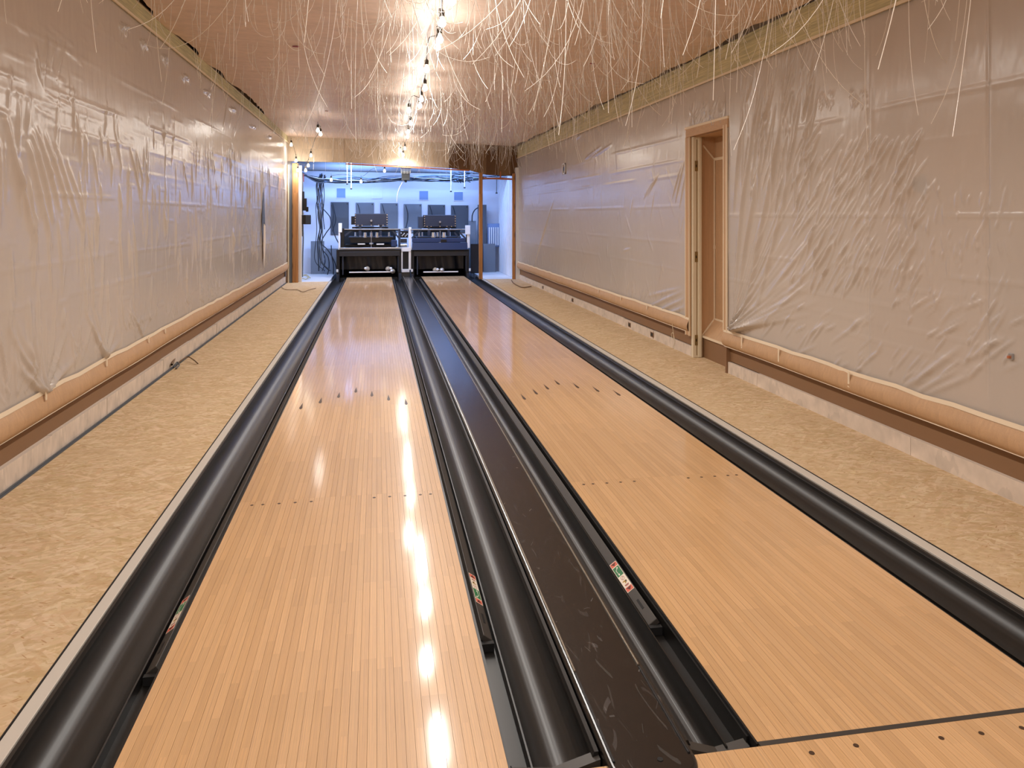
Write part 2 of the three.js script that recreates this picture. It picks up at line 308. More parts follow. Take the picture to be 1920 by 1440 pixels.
/* ------------------------------------------------------------------ clear sheeting, as taut film with real folds */
function film(name, label, X, side, tCols, h0, h1, strokes, lowA = .006, category = 'plastic sheet') {
  const rows = Math.round((h1 - h0) / .0155), nc = tCols.length, D = new Float32Array(nc * (rows + 1));
  for (let i = 0; i < nc; i++) for (let j = 0; j <= rows; j++) { const t = tCols[i], h = h0 + (h1 - h0) * j / rows; D[i * (rows + 1) + j] = .014 + lowA * (fbm(t * 1.1, h * 1.4 + (side > 0 ? 40 : 0)) - .5) * 2 + .0011 * vn(t * 22, h * 7) + .0007 * vn(t * 60, h * 16); }
  const lower = (v) => { let a = 0, b = nc; while (a < b) { const m = a + b >> 1; if (tCols[m] < v) a = m + 1; else b = m; } return a; };
  for (const s of strokes) {
    const dx = s.t1 - s.t0, dy = s.h1 - s.h0, L = Math.hypot(dx, dy), W = s.w * 3, nx = -dy / L, ny = dx / L, wv = s.wave || 0;
    const i0 = lower(Math.min(s.t0, s.t1) - W), i1 = lower(Math.max(s.t0, s.t1) + W);
    const j0 = Math.max(0, Math.floor((Math.min(s.h0, s.h1) - W - h0) / (h1 - h0) * rows)), j1 = Math.min(rows, Math.ceil((Math.max(s.h0, s.h1) + W - h0) / (h1 - h0) * rows));
    for (let i = i0; i < i1; i++) for (let j = j0; j <= j1; j++) {
      const x = tCols[i] - s.t0, y = h0 + (h1 - h0) * j / rows - s.h0, u = (x * dx + y * dy) / (L * L); if (u < 0 || u > 1) continue;
      const d = x * nx + y * ny - wv * Math.sin(u * 5 + L * 9), w = s.fan ? s.w * (.35 + 1.1 * u) : s.w, q = d / w; if (q > 3 || q < -3) continue;
      const taper = s.fan ? Math.min(1, u * 9) * Math.pow(1 - u, .8) : s.flat ? Math.min(1, u * 6, (1 - u) * 6) : Math.pow(Math.sin(Math.PI * u), .7);
      D[i * (rows + 1) + j] += s.a * taper * Math.exp(-q * q) * (1 + .35 * q);
    }
  }
  const P = new Float32Array(nc * (rows + 1) * 3), U = new Float32Array(nc * (rows + 1) * 2), I = [];
  for (let i = 0; i < nc; i++) for (let j = 0; j <= rows; j++) {
    const k = i * (rows + 1) + j, h = h0 + (h1 - h0) * j / rows, edge = Math.min(1, (h1 - h) / .06 + .15);
    P[k * 3] = X - side * Math.max(.002, D[k]) * edge; P[k * 3 + 1] = h; P[k * 3 + 2] = -tCols[i]; U[k * 2] = tCols[i]; U[k * 2 + 1] = h;
  }
  for (let i = 0; i < nc - 1; i++) for (let j = 0; j < rows; j++) { const a = i * (rows + 1) + j, b = a + rows + 1; if (side < 0) I.push(a, a + 1, b, b, a + 1, b + 1); else I.push(a, b, a + 1, b, b + 1, a + 1); }
  const g = new THREE.BufferGeometry(); g.setAttribute('position', new THREE.BufferAttribute(P, 3)); g.setAttribute('uv', new THREE.BufferAttribute(U, 2)); g.setIndex(I); g.computeVertexNormals();
  return single(name, label, category, g, M.film);
}
const cols = (...steps) => { const o = []; for (let k = 0; k < steps.length - 1; k++) { const [a, d] = steps[k], b = steps[k + 1][0], n = Math.max(1, Math.round((b - a) / d)); for (let i = 0; i < n; i++) o.push(a + (b - a) * i / n); } o.push(steps[steps.length - 1][0]); return o; };
const pxStroke = (X, x0, y0, x1, y1, w, a, o = {}) => { const p = atWall(x0, y0, X), q = atWall(x1, y1, X); return { t0: p.t, h0: p.h, t1: q.t, h1: q.h, w, a, ...o }; };
function fan(X, x0, y0, ends, w, a, jitter = 3) { const o = []; for (const [x, y] of ends) o.push(pxStroke(X, x0 + rr(-jitter, jitter), y0 + rr(-1, 1), x, y, w * rr(.7, 1.3), a * rr(.6, 1.2), { fan: true })); return o; }
// left wall
{
  const S = [], X = WL;
  S.push(...fan(X, 75, 742, [[2, 600], [20, 590], [36, 612], [52, 570], [66, 600], [84, 585], [98, 610], [112, 640], [130, 600], [120, 680], [150, 660], [30, 690], [8, 668]], .022, .024));
  S.push(...fan(X, 190, 674, [[152, 570], [163, 578], [172, 560], [182, 590], [192, 600], [203, 575], [214, 610], [224, 640]], .02, .022));
  S.push(...fan(X, 262, 634, [[232, 560], [240, 575], [252, 590], [268, 600], [280, 590]], .016, .009));
  S.push(...fan(X, 405, 545, [[396, 500], [402, 520], [412, 512]], .016, .009));
  // hanging folds in the middle of the near wall
  for (const [x0, y0, x1, y1, w, a] of [[52, 245, 96, 420, .03, .022], [60, 235, 110, 400, .026, .018], [78, 250, 130, 410, .022, .014], [46, 260, 74, 410, .03, .02], [2, 205, 30, 372, .03, .016], [14, 280, 52, 440, .026, .014], [140, 214, 146, 312, .018, .015], [94, 262, 152, 436, .02, .012], [28, 330, 60, 455, .02, .012], [66, 340, 92, 470, .024, .013],
    [182, 240, 190, 300, .014, .01], [196, 252, 206, 320, .014, .01], [212, 246, 224, 318, .014, .012], [240, 276, 258, 364, .016, .014], [252, 282, 266, 350, .014, .012], [268, 290, 276, 362, .014, .009], [170, 280, 180, 350, .016, .01], [120, 300, 150, 390, .02, .01],
    [424, 180, 415, 245, .02, .012], [432, 200, 428, 240, .016, .01], [445, 205, 437, 260, .02, .012], [380, 250, 384, 320, .014, .008], [340, 300, 352, 370, .014, .009], [392, 320, 392, 410, .014, .01], [487, 330, 490, 400, .02, .016], [496, 310, 492, 390, .02, .012], [402, 502, 408, 545, .012, .008],
    [60, 80, 70, 150, .02, .010], [84, 66, 72, 160, .022, .010], [100, 75, 90, 130, .016, .007], [118, 76, 100, 150, .016, .007]]) S.push(pxStroke(X, x0, y0, x1, y1, w, a, { wave: .006 }));
  // short puckers under the upper trim
  for (const [x, y] of [[222, 42], [262, 72], [300, 100], [340, 138], [384, 165], [432, 198], [470, 232], [500, 252]]) for (let k = 0; k < 9; k++) { const an = rr(.2, 2.3), l = rr(10, 34) * (530 - x) / 300; S.push(pxStroke(X, x + rr(-6, 8), y + rr(2, 6), x + Math.cos(an) * l * .7 + 6, y + 6 + Math.sin(an) * l, .013, .016 * rr(.6, 1.3), { fan: true })); }
  // creases the sheet keeps from its roll
  for (const [h, a] of [[2.265, .006], [2.05, .006], [2.56, .003], [1.62, .004], [1.2, .005], [.98, .004], [2.18, .0025], [1.86, .003]]) for (let t = 3; t < PIT - .5;) { const e = Math.min(PIT, t + rr(1.2, 3.4)); S.push({ t0: t, h0: h + rr(-.01, .01), t1: e, h1: h + rr(-.012, .012), w: .011, a: a * rr(.5, 1.2), flat: true }); t = e + rr(0, .4); }
  // loose hanging folds over the whole sheet
  for (let k = 0; k < 420; k++) { const t = rr(3.6, 17.6), h = rr(.9, 2.5), l = rr(.12, .6), sl = rr(-.25, .25); S.push({ t0: t, h0: h, t1: t + l * sl, h1: h - l, w: rr(.01, .024), a: rr(.003, .014) * (t > 11 ? 1.4 : 1), wave: .004 }); }
  for (let k = 0; k < 200; k++) { const t = rr(4, 17.4), h = rr(.46, .6), an = rr(-.9, .9), l = rr(.1, .34); S.push({ t0: t, h0: h, t1: t + l * Math.sin(an), h1: h + l * Math.cos(an), w: rr(.008, .016), a: rr(.005, .014), fan: true }); }
  for (let k = 0; k < 160; k++) { const t = rr(3.6, 10), h = rr(.6, 2.9), l = rr(.1, .5), sl = rr(-.12, .12); S.push({ t0: t, h0: h, t1: t + l, h1: h + l * sl, w: rr(.005, .01), a: rr(.0015, .004), flat: true }); }
  film('plastic_sheet', 'clear masking film stretched over the long left wall', WL, -1, cols([REAR, .5], [3.6, .012], [9, .02], [PIT, .02]), .42, 3.15, S);
}
// right wall, near the camera
{
  const S = [], X = WR;
  const ends = []; for (let k = 0; k < 46; k++) { const f = k / 45, an = (86 - 74 * f) * Math.PI / 180, l = (k < 14 ? rr(150, 350) : rr(110, 280)) * (1 - .3 * f); ends.push([1374 + Math.cos(an) * l, 622 - Math.sin(an) * l * 1.05]); }
  S.push(...fan(X, 1376, 622, ends, .014, .019, 2));
  for (const [x0, y0, x1, y1, w, a] of [[1378, 560, 1405, 300, .02, .02], [1384, 590, 1428, 300, .024, .026], [1402, 590, 1462, 270, .026, .03], [1424, 585, 1486, 320, .024, .024], [1378, 400, 1398, 180, .02, .022], [1392, 420, 1424, 170, .018, .018], [1412, 330, 1436, 160, .016, .016], [1446, 410, 1470, 190, .018, .018], [1470, 420, 1490, 230, .016, .012], [1486, 300, 1505, 170, .014, .01], [1440, 560, 1560, 400, .018, .014], [1466, 570, 1590, 430, .018, .012], [1440, 600, 1530, 520, .014, .010],
    [1690, 732, 1812, 648, .020, .014], [1722, 738, 1800, 690, .016, .012], [1738, 742, 1840, 694, .016, .010], [1560, 645, 1640, 585, .014, .009], [1718, 350, 1700, 420, .02, .008]]) S.push(pxStroke(X, x0, y0, x1, y1, w, a, { wave: .004 }));
  for (let k = 0; k < 260; k++) { const x = rr(1480, 1720), y = rr(290, 560), an = rr(52, 74) * Math.PI / 180, l = rr(18, 80); S.push(pxStroke(X, x, y, x + Math.cos(an) * l, y - Math.sin(an) * l, rr(.006, .012), rr(.005, .014), {})); }
  for (let k = 0; k < 120; k++) { const x = rr(1690, 1900), y = rr(350, 590), an = rr(70, 108) * Math.PI / 180, l = rr(10, 45); S.push(pxStroke(X, x, y, x + Math.cos(an) * l, y - Math.sin(an) * l, rr(.006, .011), rr(.004, .009), {})); }
  for (let k = 0; k < 110; k++) { const x = rr(1390, 1520), y = rr(110, 420), an = rr(74, 92) * Math.PI / 180, l = rr(40, 160); S.push(pxStroke(X, x, y, x + Math.cos(an) * l, y - Math.sin(an) * l, rr(.007, .014), rr(.005, .015), {})); }
  for (let k = 0; k < 90; k++) { const x = rr(1420, 1900), y = rr(560, 720), an = rr(20, 60) * Math.PI / 180, l = rr(14, 60); S.push(pxStroke(X, x, y, x + Math.cos(an) * l, y - Math.sin(an) * l, rr(.006, .012), rr(.004, .012), {})); }
  for (let k = 0; k < 26; k++) { const x = (k < 13 ? 1550 : 1610) + rr(-16, 16), y = rr(170, 200), l = rr(12, 24); S.push(pxStroke(X, x, y, x + l * .5, y + l * .5, .007, .006, {})); }
  for (const [h, a] of [[1.50, .007], [1.145, .005], [2.2, .004], [.9, .004], [.78, .003], [.66, .003], [1.95, .003], [1.03, .003]]) for (let t = 2; t < 6.8;) { const e = Math.min(6.88, t + rr(.6, 2)); S.push({ t0: t, h0: h + rr(-.006, .006), t1: e, h1: h + rr(-.006, .006), w: .009, a: a * rr(.5, 1.2), flat: true }); t = e + rr(0, .2); }
  for (const x of [1632, 1856]) { const p = atWall(x, 400, X); S.push({ t0: p.t, h0: .42, t1: p.t, h1: 2.84, w: .007, a: -.009, flat: true }); S.push({ t0: p.t - .03, h0: .42, t1: p.t - .03, h1: 2.84, w: .02, a: .003, flat: true }); }
  film('plastic_sheet', 'clear masking film fanning into folds right of the door', WR, 1, cols([REAR, .5], [3.0, .0095], [6.885, .01]), .40, 2.86, S, .004);
}
// right wall, beyond the door
{
  const S = [], X = WR;
  for (const [x0, y0, x1, y1, w, a] of [[1002, 500, 1040, 372, .03, .02], [1268, 380, 1286, 300, .014, .014], [1262, 372, 1280, 310, .014, .012], [1276, 390, 1289, 320, .012, .012], [1208, 372, 1236, 330, .012, .01], [1216, 366, 1238, 326, .010, .008], [1098, 298, 1130, 274, .02, .012], [1110, 296, 1150, 270, .018, .010], [1080, 262, 1092, 252, .02, .014],
    [1176, 560, 1180, 528, .014, .010], [1186, 562, 1190, 530, .014, .010], [1210, 580, 1284, 545, .022, .016], [1230, 586, 1286, 560, .020, .016], [1250, 590, 1288, 575, .018, .014], [1215, 555, 1280, 540, .02, .012], [1170, 470, 1185, 466, .012, .009], [980, 494, 984, 480, .02, .012]]) S.push(pxStroke(X, x0, y0, x1, y1, w, a, {}));
  for (let k = 0; k < 90; k++) { const t = rr(7.8, 17.6), h = rr(.6, 2.7), l = rr(.1, .45), an = rr(-.5, .9); S.push({ t0: t, h0: h, t1: t + l * Math.sin(an), h1: h + l * Math.cos(an), w: rr(.008, .018), a: rr(.002, .007) }); }
  for (let k = 0; k < 60; k++) { const t = rr(7.8, 17.4), h = rr(.42, .5), an = rr(-.9, .9), l = rr(.1, .4); S.push({ t0: t, h0: h, t1: t + l * Math.sin(an), h1: h + l * Math.cos(an), w: rr(.01, .018), a: rr(.003, .009), fan: true }); }
  for (const [h, a] of [[2.1, .005], [1.94, .004], [1.6, .003], [1.2, .004], [.9, .003], [2.35, .003]]) for (let t = 7.8; t < PIT - .5;) { const e = Math.min(PIT, t + rr(1.2, 3)); S.push({ t0: t, h0: h + rr(-.01, .01), t1: e, h1: h + rr(-.01, .01), w: .012, a: a * rr(.5, 1.2), flat: true }); t = e + rr(0, .4); }
  film('plastic_sheet', 'smooth clear masking film on the right wall beyond the door', WR, 1, cols([7.71, .014], [11, .024], [PIT, .024]), .40, 2.86, S, .005);
}
{
  const S = []; for (let k = 0; k < 60; k++) { const t = rr(6.9, 7.7), h = rr(2.36, 2.5), an = rr(-1, 1), l = rr(.06, .3); S.push({ t0: t, h0: h, t1: t + l * Math.sin(an), h1: h + l * Math.cos(an), w: rr(.007, .014), a: rr(.005, .016), fan: true }); }
  film('plastic_sheet', 'short crumpled piece of clear film above the door', WR - .002, 1, cols([6.87, .012], [7.73, .012]), 2.36, 2.86, S, .01);
}
/* masking paper along the lower edge of the film, held with tape */
function paperStrip(label, X, side, t0, t1, hA, hB) {
  const T = thing('masking_paper', label, 'masking paper', [X, 0, 0]);
  const n = Math.round((t1 - t0) / .06), m = 9, P = [], U = [], I = [];
  for (let i = 0; i <= n; i++) for (let j = 0; j <= m; j++) {
    const t = t0 + (t1 - t0) * i / n, v = j / m, belly = .030 * Math.sin(Math.PI * Math.pow(v, .75)) + .010 * (fbm(t * 2.2, v * 2) - .5) + .014;
    P.push(-side * (belly + (j === 0 ? .0 : .008)), hA + (hB - hA) * v + .008 * (vn(t * 1.3, 3) - .5) * (v < .5 ? 1 : .4), -t); U.push(t * 2, v * .3);
  }
  for (let i = 0; i < n; i++) for (let j = 0; j < m; j++) { const a = i * (m + 1) + j, b = a + m + 1; if (side < 0) I.push(a, a + 1, b, b, a + 1, b + 1); else I.push(a, b, a + 1, b, b + 1, a + 1); }
  const g = new THREE.BufferGeometry(); g.setAttribute('position', new THREE.Float32BufferAttribute(P, 3)); g.setAttribute('uv', new THREE.Float32BufferAttribute(U, 2)); g.setIndex(I); g.computeVertexNormals();
  part(T, 'paper', g, M.paper);
  const seg = Math.max(1, Math.round((t1 - t0) / .25)), tp = [], lo = [];
  for (let i = 0; i <= seg; i++) { const t = t0 + (t1 - t0) * i / seg; tp.push(V(-side * (.030 + rr(0, .004)), hB + rr(-.006, .006), -t)); lo.push(V(-side * .026, hA + .004 + .008 * (vn(t * 1.3, 3) - .5), -t)); }
  const ribbon = (l, w) => { const P2 = [], I2 = []; l.forEach((p, i) => { P2.push(p.x, p.y - w / 2, p.z, p.x + side * .006, p.y + w / 2, p.z); if (i) { const a = (i - 1) * 2; if (side < 0) I2.push(a, a + 1, a + 2, a + 2, a + 1, a + 3); else I2.push(a, a + 2, a + 1, a + 2, a + 3, a + 1); } }); const q = new THREE.BufferGeometry(); q.setAttribute('position', new THREE.Float32BufferAttribute(P2, 3)); q.setAttribute('uv', new THREE.Float32BufferAttribute(P2.filter((_, k) => k % 3 < 2), 2)); q.setIndex(I2); q.computeVertexNormals(); return q; };
  part(T, 'tape_edge', ribbon(tp, .026), M.tape); part(T, 'tape_edge', ribbon(lo, .010), M.tape);
  return T;
}
const tabs = (T, side, list) => { for (const [t, h0, h1] of list) part(T, 'tape_tab', bx(-side * .046, h0, -t - .010, -side * .050, h1, -t + .010), M.tape); };
const pl = paperStrip('tan masking paper strip along the foot of the left wall', WL, -1, REAR, PIT - .05, .285, .445);
tabs(pl, -1, [70, 187, 268, 300].map((x) => [atWall(x, 700, WL).t, .40, .452]));
const pn = paperStrip('tan masking paper strip along the right wall nearer than the door', WR, 1, REAR, 6.885, .255, .405);
tabs(pn, 1, [1400, 1470, 1603].map((x) => [atWall(x, 700, WR).t, .30, .41]));
const pf = paperStrip('tan masking paper strip along the right wall beyond the door', WR, 1, 7.71, PIT - .05, .255, .405);
tabs(pf, 1, [1220, 1170, 1128].map((x) => [atWall(x, 500, WR).t, .35, .41]));
function paperBoard(label, geoPaper, tapes) { const T = thing('masking_paper', label, 'masking paper'); part(T, 'paper', geoPaper, M.paper); for (const g of tapes) part(T, 'tape_edge', g, M.tape); return T; }
paperBoard('upright tan masking paper on the far side of the door opening', bx(WR - .028, .22, -7.80, WR - .004, 2.33, -7.705, .006), [bx(WR - .031, .22, -7.812, WR - .02, 2.33, -7.796), bx(WR - .031, .22, -7.712, WR - .02, 2.33, -7.702)]);
paperBoard('narrow tan masking paper on the near side of the door opening', bx(WR - .028, .405, -6.885, WR - .004, 2.36, -6.825, .006), [bx(WR - .032, .40, -6.83, WR - .02, 2.36, -6.81), bx(WR - .032, .40, -6.892, WR - .018, 2.36, -6.876)]);
paperBoard('tan masking paper over the head of the door opening', bx(WR - .03, 2.33, -7.80, WR - .004, 2.42, -6.80, .006), [bx(WR - .034, 2.415, -7.82, WR - .012, 2.44, -6.79, .004)]);
/* ------------------------------------------------------------------ door recess */
{
  const d = struct('door_1', 'papered door recess in the right wall with a cream jamb'); d.userData.category = 'door';
  part(d, 'jamb', bx(WR - .002, -.004, -7.71, WR + .10, 2.33, -7.665, .004), M.cream);
  part(d, 'jamb_stop', bx(WR + .058, .0, -7.667, WR + .088, 2.33, -7.652, .003), M.cream);
  part(d, 'jamb_groove', bx(WR + .036, .02, -7.6655, WR + .044, 2.3, -7.6635), M.brass);
  for (const h of [1.06, .18, 2.02]) { const p = part(d, 'hinge_plate', bx(WR + .018, h - .055, -7.667, WR + .05, h + .055, -7.661, .002), M.brass); part(p, 'slot', bx(WR + .028, h - .014, -7.6612, WR + .038, h + .014, -7.6595), M.black); }
  part(d, 'papered_reveal', bx(WR + .10, .0, -7.71, WR + .27, 2.33, -7.69), M.paper);
  part(d, 'papered_panel', bx(WR + .255, .0, -7.71, WR + .275, 2.33, -6.88), M.paper);
  part(d, 'head_panel', bx(WR + .02, 2.325, -7.71, WR + .27, 2.355, -6.88), M.paper);
  part(d, 'near_reveal', bx(WR + .02, .0, -6.905, WR + .27, 2.33, -6.885), M.paper);
  // sloping paper apron over the plinth
  const z = [-7.69, -6.905], g = new THREE.BufferGeometry(), x0 = WR + .11, x1 = WR + .25;
  g.setAttribute('position', new THREE.Float32BufferAttribute([x0, .215, z[0], x0, .215, z[1], x1, .39, z[1], x1, .39, z[0], x0 + .01, .20, z[0], x0 + .01, .20, z[1], x1, .37, z[1], x1, .37, z[0]], 3));
  g.setAttribute('uv', new THREE.Float32BufferAttribute([0, 0, 1, 0, 1, .3, 0, .3, 0, 0, 1, 0, 1, .3, 0, .3], 2)); g.setIndex([0, 1, 2, 0, 2, 3, 4, 6, 5, 4, 7, 6, 0, 4, 5, 0, 5, 1]); 
  const gn = g.toNonIndexed(); gn.computeVertexNormals(); part(d, 'paper_apron', gn, M.paper);
  part(d, 'plinth', bx(WR + .12, -.004, -7.69, WR + .25, .21, -6.905), M.brown);
  const tp = [bx(WR + .103, .205, -7.69, WR + .112, .228, -6.905), bar(V(WR + .108, .22, -7.686), V(WR + .25, .395, -7.686), .006, .02), bx(WR + .247, .38, -7.69, WR + .254, .405, -6.905), bx(WR + .24, .39, -7.689, WR + .252, 2.1, -7.675), bx(WR + .247, 2.08, -7.69, WR + .254, 2.11, -6.905), bar(V(WR + .12, 2.24, -7.686), V(WR + .25, 2.09, -7.686), .006, .016), bx(WR + .236, 1.14, -7.687, WR + .256, 1.18, -7.672)];
  for (const t of tp) part(d, 'tape', t, M.tape);
}
/* ------------------------------------------------------------------ ceiling and upper trims */
{
  const c = struct('ceiling', 'pinkish beige plaster ceiling full of hanging fibres');
  const nx = 90, nz = 560, x0 = WL + .03, x1 = WR - .03, P = [], U = [], I = [];
  for (let i = 0; i <= nz; i++) for (let j = 0; j <= nx; j++) {
    const t = REAR + (PIT - REAR) * i / nz, gl = t > 5.5 && t < 14 ? .05 * Math.max(0, fbm(t * 1.3, 7) - .42) * 4 : 0, gr = .09 * Math.max(0, fbm(t * 1.7, 31) - .36) * 2.2 + .012, a = x0 + gl, b = x1 - gr, x = a + (b - a) * j / nx;
    const und = .012 * (fbm(t * 2.6, x * .35) - .5) + .003 * (vn(t * 9, x * .8) - .5);
    P.push(x, ceilY(x) + und, -t); U.push(x * .5, t * .5);
  }
  for (let i = 0; i < nz; i++) for (let j = 0; j < nx; j++) { const a = i * (nx + 1) + j, b = a + nx + 1; I.push(a, b, a + 1, b, b + 1, a + 1); }
  const g = new THREE.BufferGeometry(); g.setAttribute('position', new THREE.Float32BufferAttribute(P, 3)); g.setAttribute('uv', new THREE.Float32BufferAttribute(U, 2)); g.setIndex(I); g.computeVertexNormals();
  const nn = g.attributes.normal; if (nn.getY(500) > 0) { const ix = g.index.array; for (let k = 0; k < ix.length; k += 3) { const q = ix[k]; ix[k] = ix[k + 1]; ix[k + 1] = q; } g.computeVertexNormals(); }
  part(c, 'plaster', g, M.ceil);
  const v = bx(-2.7, 0, -PIT - .2, 2.7, .08, -REAR + .2); v.rotateZ(-.0275); v.translate(.65, ceilY(.65) + .3, 0); part(c, 'void_closing_slab', v, M.ply);  // unseen slab added over the plaster so the torn edge gaps stay dark
}
for (const [n, X, s, h0, h1, lab] of [['trim_1', WL, -1, 3.13, 3.285, 'khaki timber trim along the top of the left wall'], ['trim_2', WR, 1, 2.845, 3.125, 'khaki timber trim along the top of the right wall']]) {
  const b = struct(n, lab); const g = bx(0, 0, 0, .05, h1 - h0, PIT - REAR, 0); const P = g.attributes.position, U = g.attributes.uv; for (let i = 0; i < P.count; i++) U.setXY(i, P.getZ(i), P.getY(i));
  g.translate(s > 0 ? X - .018 : X - .032, h0, -PIT); part(b, 'board', g, M.khaki);
  part(b, 'lower_bead', bx(X - s * .03, h0 - .008, -PIT, X - s * .018, h0 + .012, -REAR), M.tape);
  if (s < 0) part(b, 'upper_bead', bx(X + .018, h1 - .012, -PIT, X + .026, h1 + .002, -REAR), M.tape);
}
/* wall behind the camera */
{ const w = struct('wall_front', 'plain wall behind the camera'); part(w, 'plaster', bx(-2.4, -.14, 4.1, 3.9, 3.8, 4.25), M.drywall); }

/* ------------------------------------------------------------------ opening of the machine pit */
{
  const w = struct('wall_back', 'plywood header over the opening of the machine pit');
  const yb = (px) => { const pts = [[540, 302], [645, 304.5], [760, 311], [875, 317], [900, 327], [985, 331]]; let k = 0; while (k < pts.length - 2 && px > pts[k + 1][0]) k++; const f = (px - pts[k][0]) / (pts[k + 1][0] - pts[k][0]); return pts[k][1] + f * (pts[k + 1][1] - pts[k][1]); };
  const edges = [538, 645, 724, 795, 842, 880, 912, 935, 958, 990];
  for (let k = 0; k < edges.length - 1; k++) {
    const a = atT(edges[k], yb(edges[k] + .1), PIT), b = atT(edges[k + 1], yb(edges[k + 1] - .1), PIT), d = k % 2 * .006;
    part(w, 'header_panel', prism([[a.x + .002, a.y], [b.x - .002, b.y], [b.x - .002, 3.35], [a.x + .002, 3.35]], -PIT - .06, -PIT - d), k >= 4 ? (k % 2 ? M.oldPly : M.oldBoard) : M.ply);
  }
  const a = atT(648, 306.5, PIT), b = atT(880, 319, PIT); part(w, 'header_strip', bar(V(a.x, a.y - .008, -PIT - .02), V(b.x, b.y - .008, -PIT - .02), .05, .03), M.redwood);
  part(w, 'header_backing', bx(-2.2, 2.72, -PIT - .16, 3.6, 3.8, -PIT - .062), M.ply);
}
function post(name, label, x0, x1, t0, t1, h, mat) { const g = bx(x0, -.006, -t1, x1, h, -t0, .006); const P = g.attributes.position, U = g.attributes.uv; for (let i = 0; i < P.count; i++) U.setXY(i, (P.getX(i) + P.getZ(i)) * 6, P.getY(i) * .5); return single(name, label, 'post', g, mat); }
const px0 = (px, t) => atT(px, 400, t).x;
post('timber_post', 'orange timber post at the left of the pit opening', px0(548.5, 17.8), px0(559.5, 17.8), 17.72, 17.84, 2.66, M.timber);
post('timber_post', 'timber post standing right of the right pinsetter', px0(898, 17.95), px0(904.5, 17.95), 17.9, 17.98, 2.5, M.timber);
post('timber_post', 'slim timber post at the right edge of the pit opening', px0(961, 17.8), px0(966, 17.8), 17.78, 17.86, 2.48, M.timber);
{
  const T = thing('transom_rail', 'thin reddish rail with a short stub between the two right posts', 'rail'); const a = atT(903, 334, 17.94), b = atT(962, 336, 17.88);
  part(T, 'rail', bar(a, b, .03, .04), M.redwood); const c = atT(938.5, 328, 17.9); part(T, 'stub', bx(c.x - .015, c.y - .06, -17.93, c.x + .015, c.y + .08, -17.9), M.redwood);
}
{
  const t = struct('trim_3', 'metal studs and plasterboard edge at the left end wall');
  for (const [a, b, m] of [[537.5, 539.5, M.brown], [540, 542.5, M.cream], [543, 545, M.greyPanel], [545.3, 548, M.greyDark]]) part(t, 'stud', bx(px0(a, 17.75), -.004, -17.8, px0(b, 17.75), 2.62, -17.7), m);
  part(t, 'board_edge', bx(px0(560, 17.95), -.004, -18.0, px0(566, 17.95), 2.62, -17.9), M.white);
  const u = struct('trim_4', 'white plasterboard edge at the right end wall');
  part(u, 'board_edge', bx(px0(967, 17.8), -.004, -17.9, WR + .02, 2.62, -17.75), M.white);
}
/* pit shell */
{
  const b = struct('wall_pit', 'pale blue lit back wall of the machine pit'); b.userData.category = 'wall';
  part(b, 'plaster', bx(-2.2, -.14, -BACK - .12, 3.5, 3.2, -BACK), M.pitWall);
  const l = struct('wall_pit_left', 'pale left side wall of the machine pit'); part(l, 'plaster', bx(-2.1, -.14, -BACK, -1.92, 3.2, -PIT - .1), M.white);
  const r = struct('wall_pit_right', 'ribbed white right side wall of the machine pit');
  part(r, 'plaster', bx(3.24, -.14, -BACK, 3.4, 3.2, -PIT - .1), M.pitWall);
  for (let k = 0; k < 15; k++) part(r, 'rib', bx(3.215, 0, -18.2 - k * .15, 3.24, k % 2 ? 2.5 : 2.62, -18.29 - k * .15, .005), M.white);
  const c = struct('ceiling_pit', 'dark ceiling over the machine pit'); part(c, 'slab', bx(-2.1, 2.86, -BACK, 3.4, 3.0, -PIT - .16), M.greyDark);
  const pts = []; for (let k = 0; k <= 8; k++) pts.push(V(-1.9 + 5.1 * k / 8, 2.70 - .05 * k / 8, -19.14));
  single('duct', 'pale round duct under the pit ceiling', 'duct', tube(pts, .13, 24, 20), M.greyPanel);
}
/* cool tube lamps that light the pit, mounted behind the header */
for (const [x, z, lab] of [[-.5, -18.35, 'cool white tube lamp behind the header over the left pinsetter'], [1.9, -18.35, 'cool white tube lamp behind the header over the right pinsetter'], [-.6, -19.42, 'added unseen cool tube lamp at the pit ceiling above the left gear plate'], [1.7, -19.42, 'added unseen cool tube lamp at the pit ceiling above the right gear plate']]) {  // the rear pair is added to brighten the lower back wall
  const T = thing('tube_lamp', lab, 'lamp', [x, 2.82, z]);
  part(T, 'housing', bx(-.75, 0, -.07, .75, .04, .07, .01), M.white);
  const g = cyl(.018, .018, 1.4, 14); g.rotateZ(Math.PI / 2); part(T, 'light_tube', g, M.tubeGlow, [0, -.022, 0]);
  const a = new THREE.RectAreaLight(COOL, z < -19 ? TUBE_RAD * .42 : TUBE_RAD, 1.4, .12); a.position.set(0, -.045, 0); T.add(a); a.lookAt(x, z < -19 ? .9 : .7, z < -19 ? z - 1.0 : z - 1.9); 
}
